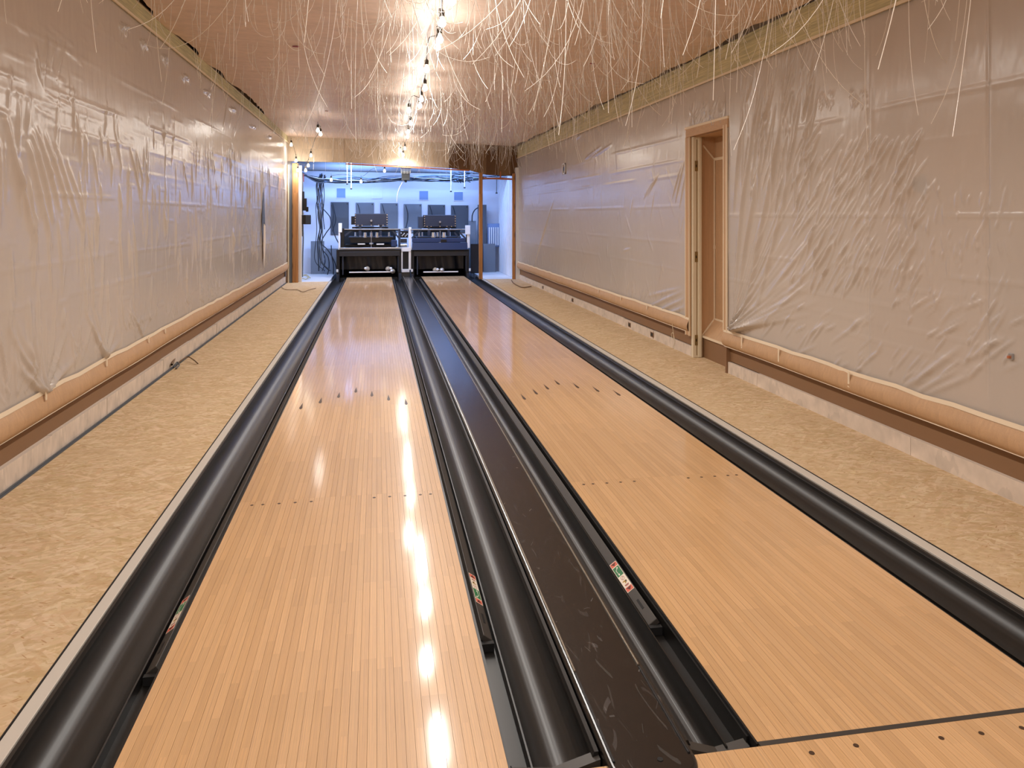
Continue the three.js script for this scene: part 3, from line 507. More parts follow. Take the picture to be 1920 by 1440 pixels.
/* ------------------------------------------------------------------ things on the pit walls */
function plate(name, label, x0, y0, x1, y1, t, th, mat, cat, group) { const a = atT(x0, y1, t), b = atT(x1, y0, t); return single(name, label, cat, bx(a.x, -.006, -t, b.x, b.y, -t + th, .004), mat, group); }
const nth = ['leftmost', 'second', 'third', 'fourth', 'fifth', 'rightmost'];
[[620, 654, 379, 440], [667, 701, 380, 432], [713, 746, 381, 436], [757, 790.5, 382.5, 436], [802, 834.5, 384, 430], [845.5, 878, 385, 436]].forEach(([x0, x1, y0, y1], k) => {
  const a = atT(x0, y1, BACK - .01), b = atT(x1, y0, BACK - .01);
  const T = thing('wall_panel', `grey metal panel on the pit back wall, ${nth[k]} of the row of six`, 'panel', [(a.x + b.x) / 2, a.y, -BACK + .002], 'grey panels on the pit back wall'), w = (b.x - a.x) / 2, h = b.y - a.y;
  part(T, 'plate', bx(-w, 0, 0, w, h, .03, .005), k === 2 || k === 3 || k === 1 ? M.greyPanel : M.greyDark);
  part(T, 'latch', bx(w - .05, h - .06, .03, w - .03, h - .03, .037), M.black);
  const c = [V(-w + .05, h - .03, .036), V(-w + .1, h * .7, .045), V(-w + .13 - .03 * (k % 2), h * .45, .045), V(-w + .04 + .05 * (k % 3), .08, .04)]; part(T, 'lead', tube(c, .008, 14, 6), M.cable);
});
[[631, 648, 353, 371], [698, 716, 353, 372], [786, 803, 358, 375], [851, 868, 360, 376]].forEach(([x0, x1, y0, y1], k) => {
  const a = atT(x0, y1, BACK), b = atT(x1, y0, BACK), w = (b.x - a.x) / 2, h = b.y - a.y;
  const T = thing('access_cover', `small square cover high on the pit back wall, ${['leftmost', 'second from left', 'third from left', 'rightmost'][k]} of four`, 'cover', [(a.x + b.x) / 2, a.y, -BACK + .001], 'square covers on the pit back wall');
  const m = k === 1 ? M.pitWall : k === 0 ? M.bluePatch : M.bluePatch;
  part(T, 'cover', bx(-w, 0, 0, w, h, .012, .003), m); part(T, 'rim', merge([bx(-w, -.008, 0, w, .004, .018), bx(-w, h - .004, 0, w, h + .008, .018), bx(-w - .008, 0, 0, -w + .004, h, .018), bx(w - .004, 0, 0, w + .008, h, .018)]), M.white);
});
plate('leaning_board', 'dark grey board standing on the pit floor left of the pinsetter', 583, 452, 608, 509, 20.3, .04, M.greyPanel, 'board');
plate('leaning_board', 'lower grey board standing behind cables beside the left pinsetter', 609, 466, 640, 509, 20.25, .03, M.greyPanel, 'board');
plate('tall_cabinet', 'tall narrow dark cabinet behind the timber post on the right', 895.5, 384, 911, 509, 20.35, .12, M.greyDark, 'cabinet');
plate('leaning_board', 'grey board on the floor right of the timber post', 906, 457, 928.5, 510, 20.2, .05, M.greyPanel, 'board');
plate('leaning_board', 'grey board behind the right pinsetter, left of the timber post', 878, 414, 892, 458, 20.35, .05, M.greyPanel, 'board');
plate('dark_crate', 'dark low cabinet beside the right pinsetter', 881, 457, 897, 509, 20.0, .2, M.black, 'cabinet');
{ // louvred panel
  const a = atT(914, 463, 20.3), b = atT(941, 419, 20.3), w = b.x - a.x, h = b.y - a.y; const T = thing('louvre_panel', 'blue louvred panel with upright slots on the right of the pit', 'panel', [a.x, a.y, -20.3]);
  part(T, 'backing', bx(0, 0, 0, w, h, .02), M.bluePatch); for (let k = 0; k < 6; k++) part(T, 'slat', bx(.03 + k * (w - .04) / 6, .04, .02, .03 + k * (w - .04) / 6 + .03, h * .84, .06, .004), M.white);
}
{ // stacked switchgear and conduit on the left jamb
  const T = thing('switch_gear', 'black electrical boxes on a conduit at the left of the pit opening', 'electrical box'), t = 18.06, q = (x0, y0, x1, y1, d = .1) => { const a = atT(x0, y1, t), b = atT(x1, y0, t); return bx(a.x, a.y, -t, b.x, b.y, -t + d, .006); };
  part(T, 'box', q(564.5, 403, 583, 420.5, .14), M.black); part(T, 'box_lid', q(574, 404, 583, 419.5, .15), M.slate); part(T, 'upper_gear', q(564.5, 359, 571, 395, .08), M.black); part(T, 'relay', q(570, 372, 575.5, 395), M.black); part(T, 'knob', q(574, 388, 578.5, 397), M.black); part(T, 'clamp', q(565, 398.5, 570, 402.5, .06), M.white);
  part(T, 'lower_box', q(564.5, 427, 569, 443, .07), M.black); part(T, 'clamp', q(565, 422.5, 569.5, 427, .06), M.white); part(T, 'red_tag', q(563, 326, 570, 341, .03), M.red);
  const l = [atT(568, 325, t), atT(568, 420, t), atT(569, 445, t), atT(568, 480, t), atT(567.5, 519, t)].map((p) => V(p.x, p.y, p.z + .06)); part(T, 'conduit', tube(l, .014, 24, 8), M.greyDark);
}
/* cables: the overhead bundle and the drops on the left */
function cable(label, group, pts, r, mat, cat = 'cable') { return single('cable', label, cat, tube(pts, r, pts.length * 5, 6), mat, group); }
for (let k = 0; k < 22; k++) {
  const pts = [], m = pick([M.cable, M.cable, M.cable, M.cableBlue, M.cable, M.cable, M.greyDark, M.cableWhite]), o = rr(-3.5, 3.5), ph = rr(0, 6), t = rr(18.9, 19.3);
  for (let x = 596; x <= 884; x += 24) { const sag = 5.5 * Math.sin((x - 596) / 288 * Math.PI * 2.2 + .4) * rr(.7, 1.1) + (x > 690 && x < 800 ? 2 : 0); pts.push(atT(x, 336 + o + sag * .5 + 2.2 * Math.sin(x * .04 + ph) + (x > 850 ? -3 : 0) + rr(-1.2, 1.2), t)); }
  pts.unshift(V(-1.915, 2.56 + o * .02, -t)); pts.push(V(3.2, 2.48 + o * .02, -t));
  cable('thin cable in the sagging bundle under the pit ceiling', 'cables bundled under the pit ceiling', pts, rr(.006, .013), m);
}
for (let k = 0; k < 9; k++) { const pts = []; for (let i = 0; i < 8; i++) pts.push(atT(864 + rr(-16, 20) + (i % 3) * 6 - 6, 324 + i * 2.3 + rr(-3, 3), 18.8 + rr(-.1, .1))); cable('cable in the tangled coil near the right timber post', 'tangled cables right', pts, .011, pick([M.cableBlue, M.cable, M.cable, M.greyDark])); }
for (let k = 0; k < 16; k++) {
  const x = rr(593, 606), pts = [atT(x + rr(0, 8), 328 + rr(-3, 4), 19)]; let sw = rr(-3, 5);
  for (const y of [345, 368, 385, 405, 430]) pts.push(atT(x + rr(-3, 3) + sw * (y - 340) / 70, y, 19.2)); if (k % 3 === 0) pts.push(atT(x + sw + rr(-6, 3), 450, 19.3), atT(x + rr(-4, 14), 490, 19.4), atT(x + rr(0, 20), 508, 19.5));
  cable('blue tinted cable hanging down the left of the pit', 'cables hanging at the left of the pit', pts, rr(.008, .014), pick([M.cable, M.cableBlue, M.cable, M.cable, M.greyDark, M.greyDark]));
}
[[[596, 382], [608, 394], [619, 408], [620, 424], [612, 436], [603, 452], [604, 458], [614, 468], [624, 484], [630, 500], [632, 515]], [[622, 384], [625, 400], [624, 424], [628, 442], [635, 456]], [[606, 470], [615, 482], [617, 500], [614, 515]], [[621, 460], [622, 480], [625, 496], [625, 515]]].forEach((l, k) =>
  cable(['dark looping cable left of the left pinsetter', 'dark cable over the leftmost grey panel', 'dark cable curling to the floor beside the grey boards', 'straight dark cable in front of the low grey board'][k], null, l.map(([x, y]) => atT(x, y, 19.8)), .014, M.cable));
cable('curved dark hose behind the right timber post', null, [[885, 415], [886, 402], [891, 393], [899, 388]].map(([x, y]) => atT(x, y, 20.27)), .016, M.cable);
cable('pale thin cable dropping from the hanging mount', null, [[758, 335], [754, 343], [749, 352], [745, 366], [744, 378]].map(([x, y]) => atT(x, y, 18.27)), .009, M.cableWhite);
/* hanging rods and the ceiling mount */
[[651, 318, 345], [658.5, 330, 354], [845.5, 339, 359], [871, 331, 352], [931, 320, 362]].forEach(([x, y0, y1], k) => {
  const a = atT(x, y0, 18.5), b = atT(x, y1, 18.5); const T = thing('threaded_rod', `thin hanging rod over the pit, ${['leftmost', 'second from left', 'third from left', 'fourth from left', 'dark one at far right'][k]}`, 'rod', [b.x, b.y, b.z]);
  part(T, 'rod', cyl(.011, .011, 2.86 - b.y, 8), k === 4 ? M.greyDark : M.white, [0, (2.86 - b.y) / 2, 0]); part(T, 'nut', cyl(.026, .026, .03, 6), M.cable);
});
{
  const t = 18.3, a = atT(752, 338, t), b = atT(769, 312, t), w = b.x - a.x, h = b.y - a.y, T = thing('cable_basket', 'dark wire basket mount hanging at the middle of the header', 'mount', [a.x, a.y, -t]);
  part(T, 'body', bx(0.01, 0, 0, w - .01, h * .6, .12, .01), M.greyDark); for (let k = 0; k < 5; k++) part(T, 'wire_hoop', bx(-.01, h * (.5 + k * .1), .0, w + .01, h * (.5 + k * .1) + .012, .13), M.steel); for (const x of [0, w * .33, w * .66, w]) part(T, 'wire_upright', bx(x - .006, h * .45, .12, x + .006, 2.86 - a.y, .134), M.steel); part(T, 'lower_knob', cyl(.03, .03, .06, 10), M.black, [w / 2, -.02, .06]);
}
/* ------------------------------------------------------------------ the two pinsetters */
function pinsetter(label, X, second) {
  const s = second ? .0131 : .01295, O = second ? [740, 825] : [520, 693], T = thing('pinsetter', label, 'pinsetter', [X, -.14, -18.9]);
  const cx = (zx) => (O[0] + zx / 7.385 - O[1]) * s, cy = (zy) => EYE + .14 - (360 + zy / 7.385 - Y0) * s;
  const B = (n, x0, y0, x1, y1, z0, z1, m, r = .006) => part(T, n, bx(cx(x0), cy(y1), z0, cx(x1), cy(y0), z1, r), m);
  const d = second ? -595 : 0, FL = 1150;
  const L = second ? 230 : 830, R = second ? 1035 : 1710, mid = (L + R) / 2;
  // lower housing
  part(T, 'side_panel', bx(cx(L), 0, -1.2, cx(L + 45), cy(810), 0, .008), M.black); part(T, 'side_panel', bx(cx(R - 45), 0, -1.2, cx(R), cy(810), 0, .008), M.black);
  B('front_fascia', L + 40, 822, R - 20, 885, -.06, .02, M.fascia); B('deck_top', L, 795, R, 822, -1.2, .01, M.black); 
  B('added_dark_back', L + 60, 530, R - 60, 800, -1.16, -1.12, M.blackMatt);  // black sheet added to make the space behind the pin table look shaded
  part(T, 'back_panel', bx(cx(L), 0, -1.22, cx(R), cy(800), -1.18), M.blackMatt);
  { const g = new THREE.PlaneGeometry(cx(R - 60) - cx(L + 60), .36, 24, 8), P = g.attributes.position; for (let i = 0; i < P.count; i++) P.setZ(i, .02 * Math.sin(P.getX(i) * 9) + .015 * Math.sin(P.getX(i) * 23 + P.getY(i) * 4)); g.computeVertexNormals(); const cu = g; part(T, 'curtain', cu, M.curtain, [cx(mid), cy(975), -.32]); }
  part(T, 'pit_deck', bx(cx(L + 50), .0, -1.18, cx(R - 50), .12, -.05), M.blackMatt);
  B('front_lip', L + 170, 1100, R - 150, 1116, -.08, -.05, M.white, .003);
  part(T, 'foot', bx(cx(L) - .005, 0, -.03, cx(L + 34), cy(1130), .012, .006), M.slate); part(T, 'foot', bx(cx(R - 34), 0, -.03, cx(R) + .005, cy(1130), .012, .006), M.slate);
  B('foot_block', L, 1062, L + 26, 1100, .0, .03, M.white); if (second) B('foot_block', R - 5, 1062, R + 20, 1100, .0, .03, M.white);
  B('side_strut', L + 80, 880, L + 95, 1140, -.02, .0, M.slate, .003); B('side_strut', R - 50, 890, R - 36, 1100, -.02, .0, M.slate, .003);
  // rails and posts
  if (!second) { B('front_rail', 870, 765, 1700, 790, -.02, .03, M.steel); B('end_post', 885, 500, 935, 765, -.05, .02, M.black); B('end_post', 1668, 515, 1700, 780, -.05, .02, M.slate); B('white_post', 858, 430, 905, 556, -.03, .03, M.white); B('white_post', 858, 556, 880, 792, -.03, .02, M.white); B('top_rail', 890, 508, 1700, 522, -.03, .0, M.steel, .003); B('top_rail', 890, 524, 1690, 536, -.05, -.02, M.black, .003); }
  else { B('end_post', 1003, 588, 1042, 778, -.04, .02, M.white); B('white_post', 980, 463, 1047, 590, -.04, .04, M.white); B('top_rail', 225, 512, 1000, 526, -.03, .0, M.steel, .003); B('dark_post', 990, 530, 1006, 700, -.03, .0, M.black); }
  const z = -.18, br = (x0, y0, x1, y1) => part(T, 'brace', bar(V(cx(x0), cy(y0), -.04), V(cx(x1), cy(y1), -.04), .03, .04), M.slate);
  if (!second) { br(940, 605, 1045, 520); br(1590, 530, 1690, 655); } else { br(240, 640, 345, 540); br(830, 560, 910, 660); br(900, 560, 990, 650); }
  // pin table with cups
  const e = second ? -675 : 0, k0 = 1000 + e, k1 = 1595 + e, tr = [[cx(k0), cy(632)], [cx(k0 + 25), cy(702)], [cx(k1 - 25), cy(694)], [cx(k1), cy(632)]];
  part(T, 'pin_table', prism(tr, -.9, -.12), M.black); B('table_rim', k0 - 10, 620, k1 + 10, 636, -.95, -.1, M.slate);
  for (const [x, w, dz] of second ? [[350, 12, -.3], [400, 10, -.5], [540, 28, -.14], [605, 16, -.3], [690, 28, -.14], [790, 10, -.5]] : [[1150, 12, -.4], [1215, 24, -.14], [1300, 18, -.14], [1380, 24, -.14], [1432, 12, -.4], [1545, 14, -.3], [1080, 12, -.5]]) { const r = w / 7.385 * s, c = part(T, 'pin_cup', cyl(r, r * 1.25, cy(560) - cy(632), 16), M.chrome, [cx(x), (cy(560) + cy(632)) / 2, dz]); part(c, 'cup_rim', cyl(r * 1.4, r * 1.4, .012, 16), M.steel, [0, -(cy(560) - cy(632)) / 2 + .01, 0]); }
  // gear box plate with bolts
  const gx0 = second ? 410 : 1075, gx1 = second ? 855 : 1525, gy0 = second ? 318 : 298, gy1 = second ? 482 : 465;
  B('gear_plate', gx0, gy0, gx1, gy1, -.55, -.1, M.navy, .012);
  if (second) { B('side_box', 335, 340, 405, 500, -.5, -.14, M.slate); } else B('side_box', 1025, 335, 1078, 452, -.4, -.15, M.black);
  const bolt = cyl(.014, .014, .02, 8); bolt.rotateX(Math.PI / 2);
  for (let k = 0; k < 5; k++) for (const x of [gx0 + 8, gx1 - 10]) part(T, 'bolt', bolt, M.chrome, [cx(x), cy(gy0 + 18 + k * (gy1 - gy0 - 30) / 4), -.09]);
  for (const f of [.1, .22, .5, .72, .86]) part(T, 'bolt', bolt, M.chrome, [cx(gx0 + f * (gx1 - gx0)), cy(gy1 - 4), -.09]);
  const hx = (gx0 + gx1) / 2; { const c = cyl(.025, .025, .03, 14); c.rotateX(Math.PI / 2); part(T, 'knob', c, M.steel, [cx(hx), cy((gy0 + gy1) / 2 + 15), -.085]); } for (const f of [30, 48]) part(T, 'bolt', bolt, M.black, [cx(hx), cy((gy0 + gy1) / 2 + f), -.09]);
  B('bracket', gx0 + 55, gy1 - 5, gx0 + 90, 606, -.2, -.12, M.slate); B('bracket', gx1 - 115, gy1 - 5, gx1 - 80, 606, -.2, -.12, M.slate); B('cross_beam', gx0 - 30, 536, gx1 + 20, 556, -.6, -.5, M.black); B('cross_beam', gx0 - 40, 486, gx1 + 10, 506, -.5, -.3, M.black);
  part(T, 'string_guide', cyl(.008, .008, cy(540) - cy(790), 8), M.chrome, [cx(hx), (cy(540) + cy(790)) / 2, -.07]); part(T, 'guide_foot', cyl(.05, .055, .035, 14), M.steel, [cx(hx), cy(second ? 700 : 712), -.07]);
  if (!second) { B('white_bracket', 1115, 713, 1215, 730, -.2, -.12, M.white); B('white_bracket', 1370, 716, 1476, 734, -.2, -.12, M.white); B('motor', 1572, 668, 1652, 758, -.3, -.05, M.cover, .015); B('rear_frame', 940, 730, 1660, 762, -1.1, -.3, M.black); }
  else { const g = prism([[cx(245), 0], [cx(1008), 0], [cx(1008), cy(700) - cy(800)], [cx(245), cy(700) - cy(800)]], 0, .02); g.rotateX(-.12); part(T, 'front_cover', g, M.cover, [0, cy(800), .02]); B('upper_cover', 245, 640, 1006, 698, -.10, -.02, M.cover, .01); B('cover_gap_strip', 250, 800, 1010, 822, -.02, .012, M.blackMatt); B('cable_drape', 640, 655, 720, 700, -.02, .0, M.black, .008); }  // the black strip under the front cover stands for a shaded gap
  return T;
}
pinsetter('black string pinsetter with open pin table on the left lane', -.171, false);
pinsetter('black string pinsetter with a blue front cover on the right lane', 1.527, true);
{ // drive unit between the machines
  const s = .013, T = thing('drive_unit', 'white bracketed drive motor between the two pinsetters', 'motor', [.66, -.14, -18.92]), q = (px) => (px - 757.5) * s, y = (py) => EYE + .14 - (py - Y0) * s, B = (n, x0, y0, x1, y1, z0, z1, m, r = .004) => part(T, n, bx(q(x0), y(y1), z0, q(x1), y(y0), z1, r), m);
  B('column', 751.5, 472, 754.5, 506, -.1, 0, M.white); B('column', 765.7, 426, 770.6, 506, -.06, 0, M.white); B('cross_rail', 752, 428.8, 765.5, 430.8, -.03, 0, M.steel); B('infill', 754.5, 472, 766, 505, -.12, -.1, M.black); B('bracket', 752, 464, 771, 471.5, -.1, .01, M.white);
  const m = cyl(.045, .045, .16, 18); m.rotateZ(Math.PI / 2); part(T, 'motor_drum', m, M.steel, [q(756.5), y(460), -.03]); B('motor_box', 751, 448, 762.5, 455.5, -.12, 0, M.navy); B('flange', 753, 505, 767, 510.5, -.1, .01, M.white); B('base', 752, 510.5, 768, 526.3, -.1, 0, M.bumper); B('wiring_block', 751, 433, 765, 446, -.2, -.1, M.black);
  for (let k = 0; k < 7; k++) part(T, 'terminal', cyl(.012, .012, .03, 8), M.white, [q(752 + k * 1.9), y(437 + (k * 5) % 7), -.09]);
}
{ // white pins lying on the decks
  const prof = [[0, 0], [.028, 0], [.036, .02], [.056, .09], [.0605, .115], [.054, .16], [.03, .225], [.0235, .25], [.026, .28], [.0323, .335], [.028, .362], [.016, .378], [0, .381]].map(([a, b]) => new THREE.Vector2(a, b));
  const g = new THREE.LatheGeometry(prof, 20), stripe = new THREE.LatheGeometry([[.0262, .235], [.0245, .25], [.0248, .262]].map(([a, b]) => new THREE.Vector2(a, b)), 20);
  [[690.5, 506, .2, -18.86], [725, 506, -.3, -18.86], [738, 511, .15, -18.82], [815.5, 508, -.2, -18.86], [831, 508.5, .1, -18.87]].forEach(([px, py, turn, z], k) => {
    const p = atT(px, py, -z), T = thing('bowling_pin', ['white pin head under the left pinsetter, nearest its middle', 'white pin head near the right end of the left pinsetter deck', 'white pin at the right front corner of the left pinsetter deck', 'white pin head left of middle under the right pinsetter', 'smaller white pin head right of middle under the right pinsetter'][k], 'bowling pin', [p.x, Math.max(.03, p.y), z]);
    const b = part(T, 'body', g, M.pin); b.rotation.set(Math.PI / 2 - .1, 0, turn); b.position.set(0, 0, -.36); const r = part(T, 'neck_stripe', stripe, M.red); r.rotation.copy(b.rotation); r.position.copy(b.position);
  });
}
/* ------------------------------------------------------------------ festoon bulbs */
const bulbProfile = [[0, -.058], [.016, -.056], [.027, -.044], [.030, -.030], [.027, -.014], [.017, .004], [.013, .016], [.013, .02]].map(([a, b]) => new THREE.Vector2(a, b));
const bulbGeo = new THREE.LatheGeometry(bulbProfile, 20), sockGeo = new THREE.LatheGeometry([[.0135, .012], [.019, .014], [.020, .05], [.014, .06], [.006, .068], [0, .07]].map(([a, b]) => new THREE.Vector2(a, b)), 14);
function festoon(label, spots, cableOver, sag, dim = 1) {                 // spots: bulb centres; the cable runs above them
  const T = thing('string_lights', label, 'string lights');
  const pts = []; spots.forEach((p, i) => { pts.push(V(p.x, p.y + .115, p.z)); if (i < spots.length - 1) { const n = spots[i + 1]; pts.push(V((p.x + n.x) / 2 + rr(-.03, .03), (p.y + n.y) / 2 + .13 + sag * rr(.2, 1), (p.z + n.z) / 2)); } });
  if (cableOver) pts.unshift(...cableOver);
  part(T, 'cable', tube(pts, .0045, pts.length * 5, 6), M.socket);
  for (const p of spots) {
    const so = part(T, 'socket', sockGeo, M.socket, [p.x, p.y + .04, p.z]); const hook = cyl(.004, .004, .05, 6); part(so, 'tail', hook, M.socket, [0, .09, 0]);
    part(T, 'bulb', bulbGeo, M.bulb, [p.x, p.y + .03, p.z]);
    // the dark socket keeps most of a bulb's light from going up
    const l = new THREE.SpotLight(WARM, BULB_CD * dim, 0, 1.5, .5, 2); l.position.set(p.x, p.y, p.z); l.target.position.set(p.x, p.y - 1, p.z); l.castShadow = true; l.shadow.radius = 1.3; T.add(l, l.target);
    const u = new THREE.PointLight(WARM, BULB_UP * dim, 0, 2); u.position.set(p.x, p.y, p.z); u.castShadow = true; u.shadow.radius = 1.3; T.add(u);
  }
}
{
  const main = [];
  for (let t = -3.4; t < 4.6; t += .82) main.push(V(.50 + .02 * Math.sin(t * 3), 2.93 + .03 * Math.sin(t * 5), -t));
  for (const [px, py] of [[847, 2], [829, 44], [824.5, 75], [820, 89], [800, 131], [797, 166], [790, 187], [787.5, 199], [767, 208], [770, 232], [765, 248], [764, 257]]) { const p = atHeight(px, py, 2.95); main.push(p); }
  for (const [px, py, t] of [[759, 279, 16.6], [750, 283, 17.2], [756, 291, 17.6]]) main.push(atT(px, py, t));
  festoon('long string of warm bulbs hanging below the middle of the ceiling', main, null, .07);
  festoon('short string of warm bulbs draped from the ceiling at the far left corner', [atHeight(596, 245, 2.95), atHeight(601, 252, 2.93), atT(583, 292, 17.45), atT(578, 311, 17.55), atT(573, 320, 17.6), atT(558, 320, 17.6), atT(555, 302, 17.55), atT(546, 272, 17.4)], null, .03, .3);
  festoon('three warm bulbs strung across the machine pit below the header', [atT(721, 321, 18.3), atT(677, 341, 18.35), atT(621, 338, 18.35)], [V(.55, 2.86, -18.3), V(.4, 2.78, -18.3)], .06, .25);
}
/* ------------------------------------------------------------------ optical fibres hanging from the ceiling */
{
  const fib = [];
  const project = (p) => { const d = p.x * SI - p.z * CO; return d < .3 ? null : [960 + F * (p.x * CO + p.z * SI) / d, Y0 + F * (EYE - p.y) / d, d]; };
  for (let k = 0, tries = 0; k < 3600 && tries < 90000; tries++) {
    const x = rr(WL + .1, WR - .06), t = 1.1 + (PIT - 1.2) * Math.pow(rnd(), 1.15);
    const dens = (x < -.9 ? .28 : x < 0 ? .45 : x < .9 ? .85 : 1) * (.55 + .9 * fbm(x * 1.2, t * 1.2)); if (rnd() > dens) continue;
    k++;
    const long = rnd(), L = (t < 5 ? 1.15 : 1) * (t > 6 ? .8 : 1) * (long < .6 ? rr(.12, .4) : long < .9 ? rr(.35, .75) : rr(.65, 1.2)), nearWall = x > WR - .5 ? .6 : 1;
    const az = rr(0, 6.283), ph0 = rr(-.25, .25), curl = rr(.1, 1) * (rnd() < .35 ? 2.0 : .8) * (rnd() < .5 ? -1 : 1), n = 9;
    const p = V(x, ceilY(x) + .004, -t), pts = [p.clone()];
    for (let i = 1; i <= n; i++) { const f = i / n, ph = ph0 + curl * f * f, st = L / n; p.add(V(Math.sin(ph) * Math.cos(az) * st * nearWall, -Math.cos(ph) * st, Math.sin(ph) * Math.sin(az) * st)); p.x = Math.min(WR - .05, Math.max(WL + .05, p.x)); p.z = Math.max(-PIT + .03, p.z); pts.push(p.clone()); }
    const a = project(pts[0]), b = project(pts[n]); let size = 0;
    if (b) { const inx = b[0] > -20 && b[0] < 1940 && b[1] > 0; size = inx ? L / b[2] * Math.min(1, (b[1] + 5) / 60) : 0; }
    fib.push({ pts, size, r: rr(.0012, .0019) * (t > 8 ? 1.25 : 1) });
  }
  fib.sort((a, b) => b.size - a.size);
  const rest = [];
  fib.forEach((f, i) => {
    const o = f.pts[0].clone(), near = i < 300, g = new THREE.TubeGeometry(new THREE.CatmullRomCurve3(near ? f.pts.map((p) => p.clone().sub(o)) : f.pts), near ? 16 : 8, f.r, near ? 5 : 3, false);
    if (near) single('optical_fibre', 'thin clear optical fibre dangling and curling from the ceiling', 'fibre', g, M.fibre, 'optical fibres hanging from the ceiling', o.toArray());
    else rest.push(g);
  });
  const m = shade(new THREE.Mesh(mergeGeometries(rest), M.fibre)); m.name = 'optical_fibre_cluster'; m.userData = { kind: 'stuff', label: 'mass of short clear optical fibres over the whole ceiling', category: 'fibres' }; scene.add(m);
}
/* ------------------------------------------------------------------ small things */
{ // cut-outs in the right base strip
  [[1018, 545, 'farthest'], [1073, 565, 'second farthest'], [1180, 613, 'third'], [1222, 638, 'nearest to the door']].forEach(([x, y, w]) => {
    const p = atWall(x, y, WR); const T = thing('outlet_cutout', `small dark outlet box in the right skirting, ${w}`, 'outlet', [WR + .004, Math.max(.02, p.h - .03), -p.t], 'outlet boxes in the right skirting');
    part(T, 'box', bx(-.004, 0, -.05, .006, .06, .05), M.brown); part(T, 'hole', bx(-.006, .01, -.035, -.003, .05, .035), M.black);
  });
  const p = atWall(1060, 317, WR); const T = thing('wall_box', 'small white framed outlet box high on the far right wall', 'outlet', [WR - .022, p.h - .09, -p.t]);
  part(T, 'frame', merge([bx(-.012, 0, -.10, 0, .022, .10), bx(-.012, .17, -.10, 0, .19, .10), bx(-.012, 0, -.10, 0, .19, -.075), bx(-.012, 0, .075, 0, .19, .10)]), M.white); part(T, 'recess', bx(-.006, .02, -.08, 0, .17, .08), M.brass); part(T, 'socket_hole', bx(-.008, .06, -.04, -.005, .13, .05), M.black);
  const q = atWall(1718, 346, WR); { const c = cyl(.05, .05, .024, 24); c.rotateZ(Math.PI / 2); single('round_knob', 'dark round box bulging under the film on the near right wall', 'outlet', c, M.greyDark, null, [WR + .022, q.h, -q.t]); }
  const s = atWall(1903, 668, WR), S = thing('screw_hook', 'small bright screw hook through the film at the far right', 'hook', [WR - .022, s.h, -s.t]); part(S, 'plate', bx(-.008, -.016, -.012, .006, .016, .012, .002), M.steel); part(S, 'hook', bx(-.022, -.01, -.006, -.006, .004, .006, .002), M.redwood);
}
{ // tear in the film on the left wall
  const a = atWall(491, 400, WL), T = thing('film_tear', 'dark slit torn in the film at the far end of the left wall', 'tear', [WL + .03, a.h, -a.t]);
  const sh = new THREE.Shape(); [[-.05, .42], [-.02, .15], [.0, .45], [.03, .2], [.06, -.1], [.10, -.38], [.05, -.16], [.0, -.22], [-.03, -.15], [-.10, -.5], [-.09, -.2], [-.08, .05]].forEach(([x, y], i) => i ? sh.lineTo(x * 2.2, y) : sh.moveTo(x * 2.2, y)); sh.closePath();
  const g = new THREE.ExtrudeGeometry(sh, { depth: .004, bevelEnabled: false }); g.rotateY(Math.PI / 2); part(T, 'slit', g, M.greyDark);
  const fl = new THREE.Shape(); [[-.03, -.18], [.05, -.22], [.07, -.5], [-.02, -.95], [-.06, -.6]].forEach(([x, y], i) => i ? fl.lineTo(x * 2.2, y) : fl.moveTo(x * 2.2, y)); fl.closePath(); const fg = new THREE.ExtrudeGeometry(fl, { depth: .003, bevelEnabled: false }); fg.rotateY(Math.PI / 2); fg.translate(.012, 0, 0); part(T, 'flap', fg, M.drywall);
}
function floorWire(label, pix, r, mat, h = .004) { return single('loose_wire', label, 'wire', tube(pix.map(([x, y, up]) => { const p = atHeight(x, y, .003); p.y = h + r + (up || 0); return p; }), r, pix.length * 6, 6), mat); }
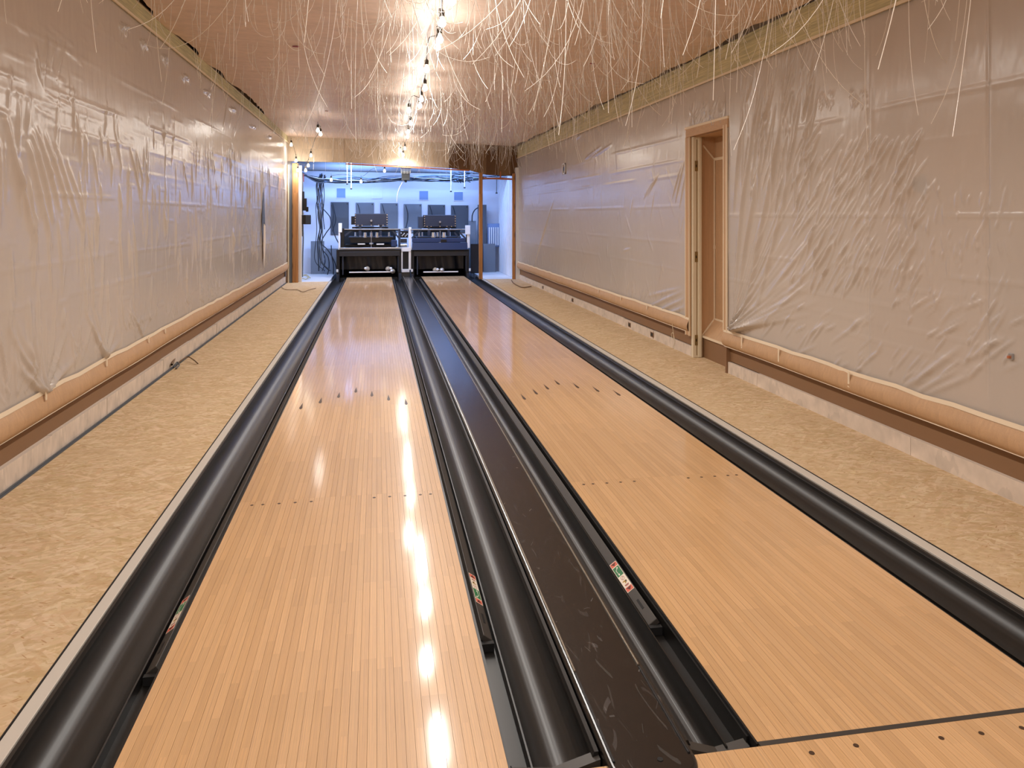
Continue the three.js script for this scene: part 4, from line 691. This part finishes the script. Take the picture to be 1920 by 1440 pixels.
floorWire('brown wire lying on the strand board at the far left', [[528, 540], [540, 544], [556, 544], [568, 548], [580, 544], [592, 541]], .006, M.wire);
floorWire('short wire ends poking out from the left skirting', [[334, 682], [342, 679, .02], [352, 676, .03], [362, 679, .02], [371, 683]], .006, M.wire);
floorWire('second short wire curled at the left skirting', [[326, 690], [332, 684, .02], [336, 688, .01], [330, 692]], .006, M.greyDark);
floorWire('bundle of grey wires in the left skirting gap', [[322, 692, .03], [328, 682, .05], [336, 674, .06], [342, 668, .05]], .012, M.wire);
floorWire('brown cable curling on the floor at the far right corner', [[959, 526], [962, 531], [970, 536], [982, 540], [996, 538]], .010, M.wire);
floorWire('tangle of yellow wire at the foot of the left timber post', [[562, 522], [570, 519, .03], [578, 521, .01], [572, 524], [564, 523, .02], [574, 518, .03], [582, 522]], .008, M.yellowWire);
{ const p = atWall(1265, 650, WR - .05), b = []; [[0, .30], [.01, .16], [-.03, .12], [-.05, .18], [0, .2], [.03, .1], [-.02, .05], [.0, .012]].forEach(([z, y]) => b.push(V(WR - .05 - y * .1, y, -p.t + z))); single('loose_wire', 'thin pale wire curling down beside the door jamb', 'wire', tube(b, .003, 40, 5), M.cream); }
[[555, 87, 'large red scrap stuck to the ceiling near the left'], [612, 208, 'small red scrap on the ceiling near the far left'], [1110, 119, 'small red scrap on the ceiling right of the bulbs'], [963, 225, 'tiny red scrap on the ceiling near the far right'], [901, 268, 'tiny red scrap on the ceiling close to the header']].forEach(([x, y, lab], k) => {
  let p = atHeight(x, y, 3.2); p = atHeight(x, y, ceilY(p.x) - .004); const r = [.045, .03, .03, .03, .03][k], sh = new THREE.Shape(); for (let i = 0; i < 7; i++) { const a = i / 7 * 6.283, q = r * rr(.6, 1.1); i ? sh.lineTo(Math.cos(a) * q, Math.sin(a) * q * .7) : sh.moveTo(Math.cos(a) * q, Math.sin(a) * q * .7); } const g = new THREE.ExtrudeGeometry(sh, { depth: .005, bevelEnabled: false }); g.rotateX(Math.PI / 2);
  single('red_scrap', lab, 'scrap', g, M.red, null, p.toArray());
});
renderer.render(scene, camera);
